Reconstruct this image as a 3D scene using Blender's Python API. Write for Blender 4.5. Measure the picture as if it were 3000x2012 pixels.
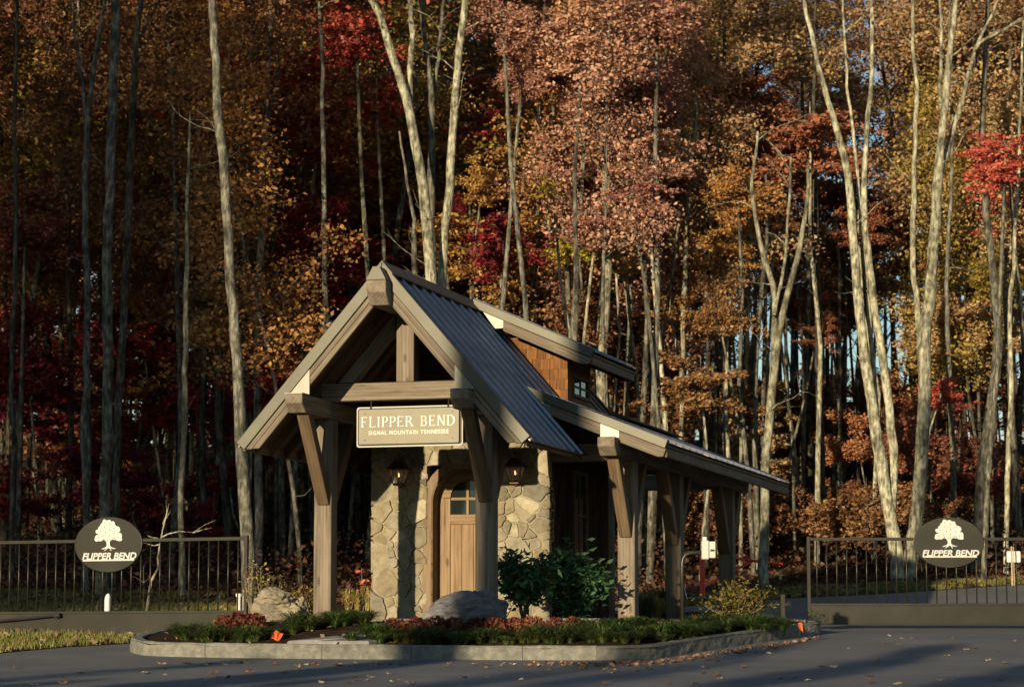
import bpy, bmesh, math, random
import numpy as np
from mathutils import Vector, Matrix, Euler
random.seed(7); np.random.seed(7)
for o in list(bpy.data.objects): bpy.data.objects.remove(o)
scene = bpy.context.scene
col = scene.collection
R = math.radians

# ---------------------------------------------------------------- camera
FPX, CXP, CYP, HZ, CAMZ = 7600., 1500., 1006., 1890., 1.6      # solved on a 3000 x 2012 frame
TH = math.atan((HZ - CYP) / FPX)
cam_d = bpy.data.cameras.new("camera")
cam = bpy.data.objects.new("camera", cam_d); col.objects.link(cam)
cam.location = (0, 0, CAMZ); cam.rotation_euler = (R(90) + TH, 0, 0)
cam_d.sensor_width = 36; cam_d.lens = FPX / 3000 * 36
cam_d.clip_start = .5; cam_d.clip_end = 3000
cam_d.dof.use_dof = True; cam_d.dof.focus_distance = 40.5; cam_d.dof.aperture_fstop = 3.2
scene.camera = cam

# ---------------------------------------------------------------- the building's own axes (16 degrees off the view axis)
PHI = math.atan((3720 - 1500) * math.cos(TH) / FPX)
EX = Vector((math.cos(PHI), -math.sin(PHI), 0)); EY = Vector((math.sin(PHI), math.cos(PHI), 0))
BO = Vector((-.5444, 39., 0))

# ---------------------------------------------------------------- sky, sun, exposure
SUNV = (EX * -.373 + EY * -3.05 + Vector((0, 0, .45))).normalized()
SUN_EL = math.asin(SUNV.z); SUN_AZ = math.atan2(SUNV.x, SUNV.y)
world = bpy.data.worlds.new("World"); scene.world = world; world.use_nodes = True
wn = world.node_tree.nodes; wl = world.node_tree.links
sky = wn.new('ShaderNodeTexSky'); sky.sky_type = 'NISHITA'; sky.sun_disc = False
sky.sun_elevation = SUN_EL; sky.sun_rotation = SUN_AZ % (2 * math.pi)
sky.air_density = 1.0; sky.dust_density = 0; sky.ozone_density = 2.0
wn['Background'].inputs['Strength'].default_value = .10
wl.new(sky.outputs[0], wn['Background'].inputs['Color'])
sd = bpy.data.lights.new("sun", 'SUN'); sd.energy = 5.0; sd.angle = R(.53); sd.color = (1., .81, .53)
so = bpy.data.objects.new("sun", sd); col.objects.link(so); so.location = (-20, -40, 30)
so.rotation_euler = (-SUNV).to_track_quat('-Z', 'Y').to_euler()
vs = scene.view_settings; vs.view_transform = 'Standard'; vs.look = 'None'; vs.gamma = 1; vs.use_curve_mapping = False
vs.exposure = .36
scene.cycles.max_bounces = 4; scene.cycles.diffuse_bounces = 2; scene.cycles.glossy_bounces = 3
scene.cycles.transmission_bounces = 4; scene.cycles.transparent_max_bounces = 6
scene.cycles.sample_clamp_indirect = 6
scene.cycles.use_adaptive_sampling = True; scene.cycles.adaptive_threshold = .03
scene.cycles.caustics_reflective = False; scene.cycles.caustics_refractive = False

# ---------------------------------------------------------------- helpers
def ray(x, y):
    a = (x - CXP) / FPX; b = -(y - CYP) / FPX
    return Vector((a, math.cos(TH) - b * math.sin(TH), math.sin(TH) + b * math.cos(TH)))
def at(x, y, D):
    r = ray(x, y); return Vector((0, 0, CAMZ)) + r * (D / r.y)
def sstep(a, b, x):
    t = min(1, max(0, (x - a) / (b - a))); return t * t * (3 - 2 * t)
_K = [(-80, -3.0), (0, 0), (36, 1.35), (42, 1.758), (52, 2.06), (64, 3.26), (125, 11.3), (150, 12.2), (260, 6)]
def g0(y):
    for (a, za), (b, zb) in zip(_K, _K[1:]):
        if y <= b or b == 260: return za + (zb - za) * (y - a) / (b - a)
def g(x, y):
    z = (g0(y - 1.2) + g0(y) * 2 + g0(y + 1.2)) / 4
    if y > 58: z += (.25 * math.sin(x * .31 + 1) * math.sin(y * .23) + .12 * math.sin(x * .9 + y * .7)) * sstep(60, 75, y)
    return z
def pg(x, y, surf=None, lift=0):
    s = surf or g; r = ray(x, y); t = 20.
    o = Vector((0, 0, CAMZ)); f0 = None
    while t < 200:
        p = o + r * t; f = p.z - s(p.x, p.y)
        if f0 is not None and f0 > 0 >= f:
            a = t - .05; p = o + r * (a + .05 * f0 / (f0 - f)); break
        f0 = f; t += .05
    return Vector((p.x, p.y, s(p.x, p.y) + lift))
def bw(X, Y, Z): return BO + EX * X + EY * Y + Vector((0, 0, Z))

def tag(o, label=None, cat=None, group=None, kind=None):
    if label: o['label'] = label
    if cat: o['category'] = cat
    if group: o['group'] = group
    if kind: o['kind'] = kind
    return o
def empty(name, loc=(0, 0, 0), rz=0, parent=None):
    o = bpy.data.objects.new(name, None); col.objects.link(o); o.location = loc; o.rotation_euler = (0, 0, rz)
    o.empty_display_size = .2
    if parent: o.parent = parent
    return o
def setmat(o, m):
    if not o.data.materials: o.data.materials.append(None)
    o.material_slots[0].link = 'OBJECT'; o.material_slots[0].material = m
class MB:
    def __init__(s): s.v = []; s.f = []; s.sm = False
    def add(s, vs, fs):
        n = len(s.v); s.v += [tuple(v) for v in vs]; s.f += [tuple(i + n for i in f) for f in fs]; return s
    def box(s, x0, x1, y0, y1, z0, z1, b=0):
        if b <= 0:
            return s.add([(x0, y0, z0), (x1, y0, z0), (x1, y1, z0), (x0, y1, z0), (x0, y0, z1), (x1, y0, z1), (x1, y1, z1), (x0, y1, z1)],
                  [(0, 3, 2, 1), (4, 5, 6, 7), (0, 1, 5, 4), (1, 2, 6, 5), (2, 3, 7, 6), (3, 0, 4, 7)])
        bm = bmesh.new(); bmesh.ops.create_cube(bm, size=1)
        for v in bm.verts: v.co = Vector(((x0 + x1) / 2 + v.co.x * (x1 - x0), (y0 + y1) / 2 + v.co.y * (y1 - y0), (z0 + z1) / 2 + v.co.z * (z1 - z0)))
        bmesh.ops.bevel(bm, geom=bm.edges[:], offset=b, segments=1, affect='EDGES', profile=.5)
        s.bm(bm); return s
    def bm(s, bm):
        bm.verts.ensure_lookup_table(); bm.verts.index_update()
        s.add([v.co for v in bm.verts], [[v.index for v in f.verts] for f in bm.faces]); bm.free(); return s
    def tube(s, pts, rad, n=8, cap=True):
        pts = [Vector(p) for p in pts]; N = len(pts); base = len(s.v); up = Vector((0, 0, 1))
        if isinstance(rad, (int, float)): rad = [rad] * N
        prev = None
        for i, p in enumerate(pts):
            t = (pts[min(i + 1, N - 1)] - pts[max(i - 1, 0)]).normalized()
            if prev is None:
                a = t.cross(up if abs(t.z) < .9 else Vector((1, 0, 0))).normalized()
            else:
                a = (prev - t * prev.dot(t)).normalized()
            prev = a; b = t.cross(a)
            for k in range(n):
                q = 2 * math.pi * k / n; s.v.append(tuple(p + (a * math.cos(q) + b * math.sin(q)) * rad[i]))
        for i in range(N - 1):
            for k in range(n):
                k2 = (k + 1) % n
                s.f.append((base + i * n + k, base + i * n + k2, base + (i + 1) * n + k2, base + (i + 1) * n + k))
        if cap:
            s.f.append(tuple(base + k for k in range(n))[::-1]); s.f.append(tuple(base + (N - 1) * n + k for k in range(n)))
        return s
    def prism(s, poly, y0, y1):          # polygon in x,z extruded along y
        n = len(poly); vs = [(x, y0, z) for x, z in poly] + [(x, y1, z) for x, z in poly]
        return s.add(vs, [tuple(range(n))[::-1], tuple(range(n, 2 * n))] + [(i, (i + 1) % n, n + (i + 1) % n, n + i) for i in range(n)])
    def build(s, name, mat, parent=None, loc=None, smooth=False, fix=False):
        me = bpy.data.meshes.new(name); me.from_pydata(s.v, [], s.f)
        if fix:
            bm = bmesh.new(); bm.from_mesh(me); bmesh.ops.recalc_face_normals(bm, faces=bm.faces[:]); bm.to_mesh(me); bm.free()
        if smooth: me.polygons.foreach_set('use_smooth', [True] * len(me.polygons))
        me.update(); o = bpy.data.objects.new(name, me); col.objects.link(o); setmat(o, mat)
        if parent: o.parent = parent
        if loc is not None: o.location = loc
        return o
def npmesh(name, V, F, mat, parent=None, loc=None):          # V (n,3), F (m,k) arrays
    me = bpy.data.meshes.new(name); V = np.asarray(V, np.float32); F = np.asarray(F, np.int32); k = F.shape[1]
    me.vertices.add(len(V)); me.vertices.foreach_set('co', V.ravel())
    me.loops.add(F.size); me.loops.foreach_set('vertex_index', F.ravel())
    me.polygons.add(len(F)); me.polygons.foreach_set('loop_start', np.arange(0, F.size, k, dtype=np.int32))
    me.update(calc_edges=True); me.validate()
    if mat is None: return me
    o = bpy.data.objects.new(name, me); col.objects.link(o); setmat(o, mat)
    if parent: o.parent = parent
    if loc is not None: o.location = loc
    return o
def copy_tree(o, parent=None):
    c = o.copy(); col.objects.link(c); c.parent = parent
    for ch in o.children: copy_tree(ch, c)
    return c
def beam(name, p0, p1, w, h, mat, parent, up=(0, 0, 1), bev=.012, ends=None):
    """timber from p0 to p1 (centre line); its grain runs along local x"""
    p0 = Vector(p0); p1 = Vector(p1); L = (p1 - p0).length; x = (p1 - p0).normalized()
    y = Vector(up).cross(x); y = y.normalized() if y.length > 1e-4 else Vector((0, 1, 0)); z = x.cross(y)
    m = MB(); m.box(0, L, -w / 2, w / 2, -h / 2, h / 2, bev)
    o = m.build(name, mat, parent)
    M = Matrix((x, y, z)).transposed().to_4x4(); M.translation = p0; o.matrix_local = M
    return o

# ---------------------------------------------------------------- materials
def newmat(name):
    m = bpy.data.materials.new(name); m.use_nodes = True; nt = m.node_tree
    return m, nt.nodes, nt.links, nt.nodes['Principled BSDF']
def nod(n, t, **kw):
    o = n.new(t)
    for k, v in kw.items():
        if hasattr(o, k): setattr(o, k, v)
        else: o.inputs[k].default_value = v
    return o
def ramp(n, stops):
    r = n.new('ShaderNodeValToRGB'); e = r.color_ramp.elements
    while len(e) < len(stops): e.new(.5)
    for i, (p, c) in enumerate(stops): e[i].position = p; e[i].color = (*c, 1)
    return r
def noisy(name, stops, scale=4, rough=.8, detail=6, stretch=(1, 1, 1), bump=.0, bscale=None, metal=0, coords='Object', rand=0, spec=.3, ndist=0):
    m, n, l, p = newmat(name)
    tc = n.new('ShaderNodeTexCoord'); mp = n.new('ShaderNodeMapping'); mp.inputs['Scale'].default_value = stretch
    l.new(tc.outputs[coords], mp.inputs[0]); vec = mp.outputs[0]
    if rand:
        oi = n.new('ShaderNodeObjectInfo'); ad = n.new('ShaderNodeVectorMath'); ad.operation = 'ADD'
        ml = n.new('ShaderNodeMath'); ml.operation = 'MULTIPLY'; ml.inputs[1].default_value = 57.
        l.new(oi.outputs['Random'], ml.inputs[0]); l.new(mp.outputs[0], ad.inputs[0]); l.new(ml.outputs[0], ad.inputs[1]); vec = ad.outputs[0]
    nz = nod(n, 'ShaderNodeTexNoise', Scale=scale, Detail=detail, Roughness=.62, Distortion=ndist); l.new(vec, nz.inputs['Vector'])
    r = ramp(n, stops); l.new(nz.outputs['Fac'], r.inputs[0]); colr = r.outputs[0]
    if rand:
        hs = n.new('ShaderNodeHueSaturation'); mr = nod(n, 'ShaderNodeMapRange'); mr.inputs[3].default_value = 1 - rand; mr.inputs[4].default_value = 1 + rand
        l.new(oi.outputs['Random'], mr.inputs[0]); l.new(mr.outputs[0], hs.inputs['Value']); l.new(colr, hs.inputs['Color']); colr = hs.outputs[0]
    l.new(colr, p.inputs['Base Color']); p.inputs['Roughness'].default_value = rough; p.inputs['Metallic'].default_value = metal
    p.inputs['Specular IOR Level'].default_value = spec
    if bump:
        nb = nod(n, 'ShaderNodeTexNoise', Scale=bscale or scale * 3, Detail=6); l.new(vec, nb.inputs['Vector'])
        b = nod(n, 'ShaderNodeBump', Strength=bump, Distance=.03); l.new(nb.outputs['Fac'], b.inputs['Height']); l.new(b.outputs[0], p.inputs['Normal'])
    return m
M = {}
def wood(name, dark, mid, light, rand=.18):
    m, n, l, p = newmat(name)
    tc = n.new('ShaderNodeTexCoord'); mp = n.new('ShaderNodeMapping'); mp.inputs['Scale'].default_value = (.55, 6, 6)
    oi = n.new('ShaderNodeObjectInfo'); ml = nod(n, 'ShaderNodeMath', operation='MULTIPLY'); ml.inputs[1].default_value = 91.
    ad = nod(n, 'ShaderNodeVectorMath', operation='ADD'); l.new(tc.outputs['Object'], mp.inputs[0]); l.new(oi.outputs['Random'], ml.inputs[0])
    l.new(mp.outputs[0], ad.inputs[0]); l.new(ml.outputs[0], ad.inputs[1])
    nz = nod(n, 'ShaderNodeTexNoise', Scale=1.5, Detail=9, Roughness=.7, Distortion=.5); l.new(ad.outputs[0], nz.inputs[0])
    wv = nod(n, 'ShaderNodeTexWave', wave_type='RINGS', rings_direction='X', Scale=1.4, Distortion=6.0, Detail=3); wv.inputs['Detail Scale'].default_value = .6
    l.new(ad.outputs[0], wv.inputs[0])
    mx = nod(n, 'ShaderNodeMath', operation='MULTIPLY_ADD'); mx.inputs[1].default_value = .10
    l.new(wv.outputs['Fac'], mx.inputs[0]); l.new(nz.outputs['Fac'], mx.inputs[2])
    r = ramp(n, [(.34, dark), (.54, mid), (.76, light)]); l.new(mx.outputs[0], r.inputs[0])
    # knots
    vo = nod(n, 'ShaderNodeTexVoronoi', Scale=1.0); mp2 = n.new('ShaderNodeMapping'); mp2.inputs['Scale'].default_value = (1.5, 4.2, 4.2)
    ad2 = nod(n, 'ShaderNodeVectorMath', operation='ADD'); l.new(tc.outputs['Object'], mp2.inputs[0]); l.new(mp2.outputs[0], ad2.inputs[0]); l.new(ml.outputs[0], ad2.inputs[1]); l.new(ad2.outputs[0], vo.inputs[0])
    kr = ramp(n, [(.07, (.35, .35, .35)), (.14, (1, 1, 1))]); l.new(vo.outputs['Distance'], kr.inputs[0])
    mu = nod(n, 'ShaderNodeMix', data_type='RGBA', blend_type='MULTIPLY'); mu.inputs[0].default_value = .8
    l.new(r.outputs[0], mu.inputs[6]); l.new(kr.outputs[0], mu.inputs[7])
    mp3 = n.new('ShaderNodeMapping'); mp3.inputs['Scale'].default_value = (.35, 11, 11); ad3 = nod(n, 'ShaderNodeVectorMath', operation='ADD'); l.new(tc.outputs['Object'], mp3.inputs[0]); l.new(mp3.outputs[0], ad3.inputs[0]); l.new(ml.outputs[0], ad3.inputs[1])
    ck = nod(n, 'ShaderNodeTexNoise', Scale=1.0, Detail=2); l.new(ad3.outputs[0], ck.inputs[0]); cr = ramp(n, [(.485, (1, 1, 1)), (.5, (.22, .2, .18)), (.515, (1, 1, 1))]); l.new(ck.outputs['Fac'], cr.inputs[0])      # drying checks
    mk = nod(n, 'ShaderNodeTexNoise', Scale=.8, Detail=1); l.new(tc.outputs['Object'], mk.inputs[0]); mkr = ramp(n, [(.5, (0, 0, 0)), (.58, (1, 1, 1))]); l.new(mk.outputs['Fac'], mkr.inputs[0])
    mu2 = nod(n, 'ShaderNodeMix', data_type='RGBA', blend_type='MULTIPLY'); l.new(mkr.outputs[0], mu2.inputs[0]); l.new(mu.outputs[2], mu2.inputs[6]); l.new(cr.outputs[0], mu2.inputs[7])
    hs = n.new('ShaderNodeHueSaturation'); mr = n.new('ShaderNodeMapRange'); mr.inputs[3].default_value = 1 - rand; mr.inputs[4].default_value = 1 + rand
    l.new(oi.outputs['Random'], mr.inputs[0]); l.new(mr.outputs[0], hs.inputs['Value']); l.new(mu2.outputs[2], hs.inputs['Color'])
    l.new(hs.outputs[0], p.inputs['Base Color']); p.inputs['Roughness'].default_value = .75; p.inputs['Specular IOR Level'].default_value = .25
    b = nod(n, 'ShaderNodeBump', Strength=.25, Distance=.01); l.new(nz.outputs['Fac'], b.inputs['Height']); l.new(b.outputs[0], p.inputs['Normal'])
    return m
M['wood'] = wood('stained_timber', (.095, .075, .054), (.175, .142, .104), (.27, .225, .168))
M['wood2'] = wood('warm_timber', (.075, .048, .026), (.13, .088, .05), (.19, .135, .08))
M['door'] = wood('door_timber', (.15, .095, .05), (.25, .17, .098), (.33, .24, .15), .08)
M['deck'] = wood('roof_decking', (.06, .035, .02), (.13, .08, .045), (.2, .13, .08))
M['cedar'] = wood('cedar_shingle', (.10, .042, .014), (.18, .075, .022), (.26, .12, .035), .3)
def metal(name, c, rough, me=.85, var=.25, bump=.05):
    d = tuple(x * (1 - var) for x in c); u = tuple(min(1, x * (1 + var)) for x in c)
    return noisy(name, [(.3, d), (.7, u)], 1.3, rough, 4, bump=bump, bscale=2.2, metal=me, spec=.5)
M['trim'] = metal('bronze_metal_trim', (.072, .069, .05), .48, .35, .15, .12)
M['roof'] = metal('dark_metal_roof', (.20, .20, .215), .36, .9, .2, .10)
M['bright'] = metal('bare_metal_flashing', (.15, .148, .128), .42, .5, .12, .08)
M['copper'] = metal('aged_copper', (.09, .045, .022), .5, .6)
M['gate'] = noisy('bronze_gate_paint', [(.3, (.022, .021, .015)), (.7, (.036, .034, .023))], 2, .36, 4, metal=.2, spec=.4, bump=.06, bscale=3)
M['black'] = noisy('black_plastic', [(.3, (.012, .012, .013)), (.7, (.03, .03, .03))], 3, .5)
M['signface'] = noisy('khaki_sign_metal', [(.25, (.165, .15, .11)), (.75, (.205, .188, .138))], 3, .5, metal=.2, bump=.03)
M['signback'] = noisy('pale_sign_edge', [(.3, (.46, .44, .36)), (.7, (.52, .5, .41))], 3, .5)
M['letter'] = noisy('pale_lettering', [(.3, (.50, .48, .42)), (.7, (.58, .56, .49))], 4, .35, metal=.1)
M['emblem'] = noisy('silver_lettering', [(.3, (.52, .52, .5)), (.7, (.62, .62, .59))], 5, .4, metal=.15)
M['white'] = noisy('white_plastic', [(.3, (.68, .68, .66)), (.7, (.8, .8, .78))], 5, .45)
M['redpipe'] = noisy('red_painted_pipe', [(.3, (.62, .05, .03)), (.7, (.75, .08, .045))], 3, .45)
M['orange'] = noisy('orange_flag_vinyl', [(.3, (.65, .11, .03)), (.7, (.78, .17, .05))], 6, .6)
M['box'] = noisy('grey_box_paint', [(.3, (.50, .49, .44)), (.7, (.6, .59, .53))], 4, .4, metal=.1)
M['blue'] = noisy('blue_paint', [(.3, (.05, .14, .4)), (.7, (.08, .2, .5))], 4, .6)
M['cream'] = noisy('raw_stake_wood', [(.3, (.36, .27, .16)), (.7, (.5, .39, .25))], 4, .8, stretch=(1, 1, .2))
def leafmat(name, a, b, c, trans=.22, rough=.6):
    a, b, c = [tuple(min(.6, v * 1.38) for v in q) for q in (a, b, c)]
    m = bpy.data.materials.new(name); m.use_nodes = True; nt = m.node_tree; n = nt.nodes; l = nt.links
    n.remove(n['Principled BSDF']); out = n['Material Output']
    ge = n.new('ShaderNodeNewGeometry'); r = ramp(n, [(0, a), (.5, b), (1, c)]); l.new(ge.outputs['Random Per Island'], r.inputs[0])
    oi = n.new('ShaderNodeObjectInfo'); hs = n.new('ShaderNodeHueSaturation'); mr = n.new('ShaderNodeMapRange')
    mr.inputs[3].default_value = .75; mr.inputs[4].default_value = 1.25; l.new(oi.outputs['Random'], mr.inputs[0]); l.new(mr.outputs[0], hs.inputs['Value'])
    mr2 = n.new('ShaderNodeMapRange'); mr2.inputs[3].default_value = .485; mr2.inputs[4].default_value = .515; l.new(oi.outputs['Random'], mr2.inputs[0]); l.new(mr2.outputs[0], hs.inputs['Hue'])
    l.new(r.outputs[0], hs.inputs['Color'])
    d = n.new('ShaderNodeBsdfPrincipled'); d.inputs['Roughness'].default_value = rough; d.inputs['Specular IOR Level'].default_value = .25; t = n.new('ShaderNodeBsdfTranslucent')
    l.new(hs.outputs[0], d.inputs['Base Color']); l.new(hs.outputs[0], t.inputs['Color'])
    mx = n.new('ShaderNodeMixShader'); mx.inputs[0].default_value = trans; l.new(d.outputs[0], mx.inputs[1]); l.new(t.outputs[0], mx.inputs[2])
    l.new(mx.outputs[0], out.inputs['Surface']); return m
M['casing'] = noisy('casing_timber', [(.34, (.14, .095, .055)), (.54, (.22, .155, .095)), (.76, (.30, .22, .14))], 1.6, .75, 9, stretch=(7, 7, .6), bump=.1)
L = {}
L['crimson'] = leafmat('crimson_leaves', (.10, .008, .012), (.22, .014, .016), (.34, .05, .025))
L['red'] = leafmat('bright_red_leaves', (.24, .03, .025), (.42, .06, .045), (.5, .16, .10))
L['deepred'] = leafmat('deep_wine_leaves', (.07, .008, .014), (.16, .015, .02), (.26, .03, .025))
L['oak'] = leafmat('russet_oak_leaves', (.19, .085, .058), (.33, .16, .11), (.46, .26, .19))
L['brown'] = leafmat('brown_oak_leaves', (.09, .042, .022), (.18, .085, .038), (.29, .15, .065))
L['orange'] = leafmat('orange_leaves', (.17, .08, .028), (.31, .15, .045), (.42, .24, .07))
L['rust'] = leafmat('rust_leaves', (.13, .05, .03), (.25, .09, .048), (.36, .15, .075))
L['yellow'] = leafmat('yellow_leaves', (.36, .24, .02), (.52, .38, .04), (.34, .36, .05))
L['tan'] = leafmat('tan_leaves', (.24, .145, .065), (.38, .235, .11), (.50, .34, .18))
L['olive'] = leafmat('olive_yellow_leaves', (.12, .085, .022), (.21, .14, .035), (.31, .20, .055))
L['rhodo'] = leafmat('dark_evergreen_leaves', (.02, .055, .024), (.038, .095, .04), (.065, .14, .06), .12, .36)
L['lirio'] = leafmat('strappy_green_leaves', (.018, .034, .011), (.038, .066, .018), (.10, .115, .032), .25, .5)
L['grass'] = leafmat('lawn_grass_blades', (.075, .082, .02), (.135, .14, .032), (.23, .2, .07), .3)
L['dry'] = leafmat('dry_grass_blades', (.12, .09, .03), (.24, .19, .06), (.34, .27, .1), .3)
L['mum'] = leafmat('faded_mum_petals', (.06, .014, .012), (.12, .028, .02), (.17, .06, .03), .2)
L['shrub'] = leafmat('small_shrub_leaves', (.05, .055, .012), (.12, .11, .02), (.22, .14, .03), .25)
L['fallen'] = leafmat('fallen_leaves', (.08, .045, .025), (.17, .10, .055), (.28, .19, .12), .1)
L['litter'] = leafmat('leaf_litter', (.03, .015, .009), (.062, .03, .016), (.12, .065, .032), .1)
def bark(name, a, b, c, moss=None):
    m = noisy(name, [(.36, a), (.5, b), (.64, c)], 5.5, .9, 12, stretch=(2.6, 2.6, .8), bump=1.0, bscale=14, rand=.22, spec=.1)
    n = m.node_tree.nodes; l = m.node_tree.links; p = n['Principled BSDF']; src = p.inputs['Base Color'].links[0].from_socket      # lichen blotches, with mottled shade painted into the bark colour
    tc = n.new('ShaderNodeTexCoord'); oi = n.new('ShaderNodeObjectInfo'); ad = nod(n, 'ShaderNodeVectorMath', operation='ADD'); l.new(tc.outputs['Object'], ad.inputs[0]); l.new(oi.outputs['Location'], ad.inputs[1])
    nz = nod(n, 'ShaderNodeTexNoise', Scale=2.3, Detail=5, Roughness=.6); l.new(ad.outputs[0], nz.inputs['Vector']); r = ramp(n, [(.38, (.42, .42, .40)), (.5, (.85, .86, .78)), (.62, (1.0, 1.0, .96))]); l.new(nz.outputs['Fac'], r.inputs[0])
    mu = nod(n, 'ShaderNodeMix', data_type='RGBA', blend_type='MULTIPLY'); mu.inputs[0].default_value = 1; l.new(src, mu.inputs[6]); l.new(r.outputs[0], mu.inputs[7]); l.new(mu.outputs[2], p.inputs['Base Color']); return m
M['bark'] = bark('grey_bark', (.055, .051, .042), (.14, .132, .112), (.28, .265, .22))
M['bark2'] = bark('pale_bark', (.11, .102, .078), (.33, .31, .235), (.58, .555, .43))
M['bark3'] = bark('dark_bark', (.03, .027, .022), (.075, .068, .055), (.16, .145, .115))
M['twig'] = bark('twig_bark', (.10, .075, .05), (.2, .16, .11), (.3, .25, .18))
# ---------------------------------------------------------------- ground, road, bed, kerb
m_litter = noisy('forest_floor', [(.25, (.018, .011, .007)), (.5, (.04, .022, .012)), (.72, (.085, .048, .026))], 1.4, .95, 10, bump=.9, bscale=6, spec=.05)
m_asph = noisy('asphalt', [(.25, (.125, .124, .124)), (.5, (.16, .158, .156)), (.75, (.21, .206, .2))], .55, .82, 9, bump=.18, bscale=60, spec=.25)
m_soil = noisy('mulch_soil', [(.3, (.022, .014, .009)), (.6, (.05, .032, .02)), (.8, (.09, .06, .04))], 5, .95, 9, bump=.8, bscale=20, spec=.05)
m_granite = noisy('granite_kerb', [(.25, (.105, .104, .092)), (.5, (.175, .172, .148)), (.75, (.27, .266, .226))], 9, .85, 8, bump=.45, bscale=18, rand=.12, spec=.15)
m_flag = noisy('flagstone', [(.25, (.16, .155, .15)), (.5, (.25, .245, .235)), (.75, (.34, .33, .31))], 3, .8, 8, bump=.3, bscale=9, rand=.1, spec=.2)
m_conc = noisy('concrete_slab', [(.3, (.14, .135, .12)), (.7, (.22, .21, .19))], 4, .85, 8, bump=.15)
m_turf = noisy('turf_soil', [(.3, (.05, .045, .015)), (.6, (.10, .085, .03)), (.8, (.17, .13, .055))], 2.5, .95, 8, bump=.6, bscale=12, spec=.05)
def sheet(name, xs, ys, fz, mat, inside=None):
    V = [(x, y, fz(x, y)) for y in ys for x in xs]; nx = len(xs); F = []
    for j in range(len(ys) - 1):
        for i in range(nx - 1):
            if inside and not inside((xs[i] + xs[i + 1]) / 2, (ys[j] + ys[j + 1]) / 2): continue
            F.append((j * nx + i, j * nx + i + 1, (j + 1) * nx + i + 1, (j + 1) * nx + i))
    o = npmesh(name, V, F, mat); o.data.polygons.foreach_set('use_smooth', [True] * len(o.data.polygons)); return o
tag(sheet('ground', np.concatenate([np.linspace(-120, -30, 25)[:-1], np.linspace(-30, 30, 101), np.linspace(30, 120, 25)[1:]]),
          np.concatenate([np.linspace(-80, 20, 30)[:-1], np.linspace(20, 70, 84), np.linspace(70, 260, 80)[1:]]), g, m_litter), kind='structure')
def poly_in(poly, x, y):
    c = False; n = len(poly)
    for i in range(n):
        (x1, y1), (x2, y2) = poly[i], poly[i - 1]
        if (y1 > y) != (y2 > y) and x < (x2 - x1) * (y - y1) / (y2 - y1) + x1: c = not c
    return c
def polysheet(name, poly, fz, mat, step=.6):
    """flat polygon cut by a grid so that it follows the slope"""
    bm = bmesh.new(); bm.faces.new([bm.verts.new((x, y, 0)) for x, y in poly])
    ys = [p[1] for p in poly]; y = min(ys) + step
    while y < max(ys):
        bmesh.ops.bisect_plane(bm, geom=bm.verts[:] + bm.edges[:] + bm.faces[:], plane_co=(0, y, 0), plane_no=(0, 1, 0)); y += step
    bmesh.ops.triangulate(bm, faces=bm.faces[:])
    for v in bm.verts: v.co.z = fz(v.co.x, v.co.y)
    bm.normal_update()
    for f in bm.faces:
        if f.normal.z < 0: f.normal_flip()
    m = MB(); m.bm(bm); return m.build(name, mat, smooth=True)
# road: everything in front, then the lane that runs past the right of the island and bends away behind the gate
P = lambda x, y: tuple(pg(x, y).xy)
farL = [P(0, 1917), P(192, 1899), P(300, 1893), P(404, 1887)]
farR = [P(2000, 1778), P(2150, 1770), P(2300, 1755), P(2420, 1749), P(2555, 1743), P(2760, 1730), P(3000, 1714)]
road_poly = [(-60, -70), (60, -70), (60, 62)] + [(farR[-1][0] + 14, farR[-1][1] + 6)] + farR[::-1] + [(1.5, 55), (-4, 54.2), (-5.2, 50), (-5.4, 41)] + farL[::-1] + [(farL[0][0] - 50, farL[0][1] - 3)]
tag(polysheet('road', road_poly, lambda x, y: g(x, y) + .02, m_asph), kind='structure')
rg = lambda x, y: g(x, y) + .02
# grass verges: thin soil sheets under the blades
vergeL = farL + [(-4.6, 41), (-4.9, 47), (-5, 51), (-6.5, 58.5), (-10, 59.5), (-16, 60), (-34, 58), (-40, 36)]
vergeR = [(x, y + .02) for x, y in farR] + [(26, 66), (24, 68), (14, 64.6), (9.5, 61.8), (6.2, 60), (3.6, 57.8)]
for nm, pl in (('verge', vergeL), ('verge', vergeR)):
    tag(polysheet(nm, pl, lambda x, y: g(x, y) + .03, m_turf), kind='structure')
# island
isl = [P(406, 1921), P(430, 1925), P(600, 1929), P(1000, 1934), P(1590, 1937), P(1812, 1937), P(1912, 1935), P(2000, 1921), P(2150, 1897), P(2260, 1880), P(2368, 1865)]
isl += [(5.0, 42.1), (5.05, 42.8), (4.85, 44), (4.75, 46), (4.75, 49.5), (4.3, 50.8), (2, 51.6), (-2.6, 51.6), (-4.3, 50.6), (-5.0, 48), (-5.1, 42), (-5.55, 39.4), (-5.62, 38.2)]
def seg_dist(x, y):
    best = 1e9
    for i in range(len(isl)):
        a = Vector(isl[i]); b = Vector(isl[(i + 1) % len(isl)]); p = Vector((x, y)); ab = b - a
        t = max(0, min(1, (p - a).dot(ab) / max(ab.length_squared, 1e-9))); best = min(best, (p - a - ab * t).length)
    return best
SLAB = 2.0
def bed(x, y):
    d = seg_dist(x, y) if poly_in(isl, x, y) else 0
    z = g(x, y) + .19 + .20 * sstep(.1, 1.7, d)
    z = min(z, SLAB - .03 + .25 * max(0, (y - 46) * .05)) if d > .5 else min(z, max(g(x, y) + .19, SLAB - .03))
    return z + .02 * math.sin(x * 5) * math.sin(y * 4.3)
bm = bmesh.new(); bm.faces.new([bm.verts.new((x, y, 0)) for x, y in isl])
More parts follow.
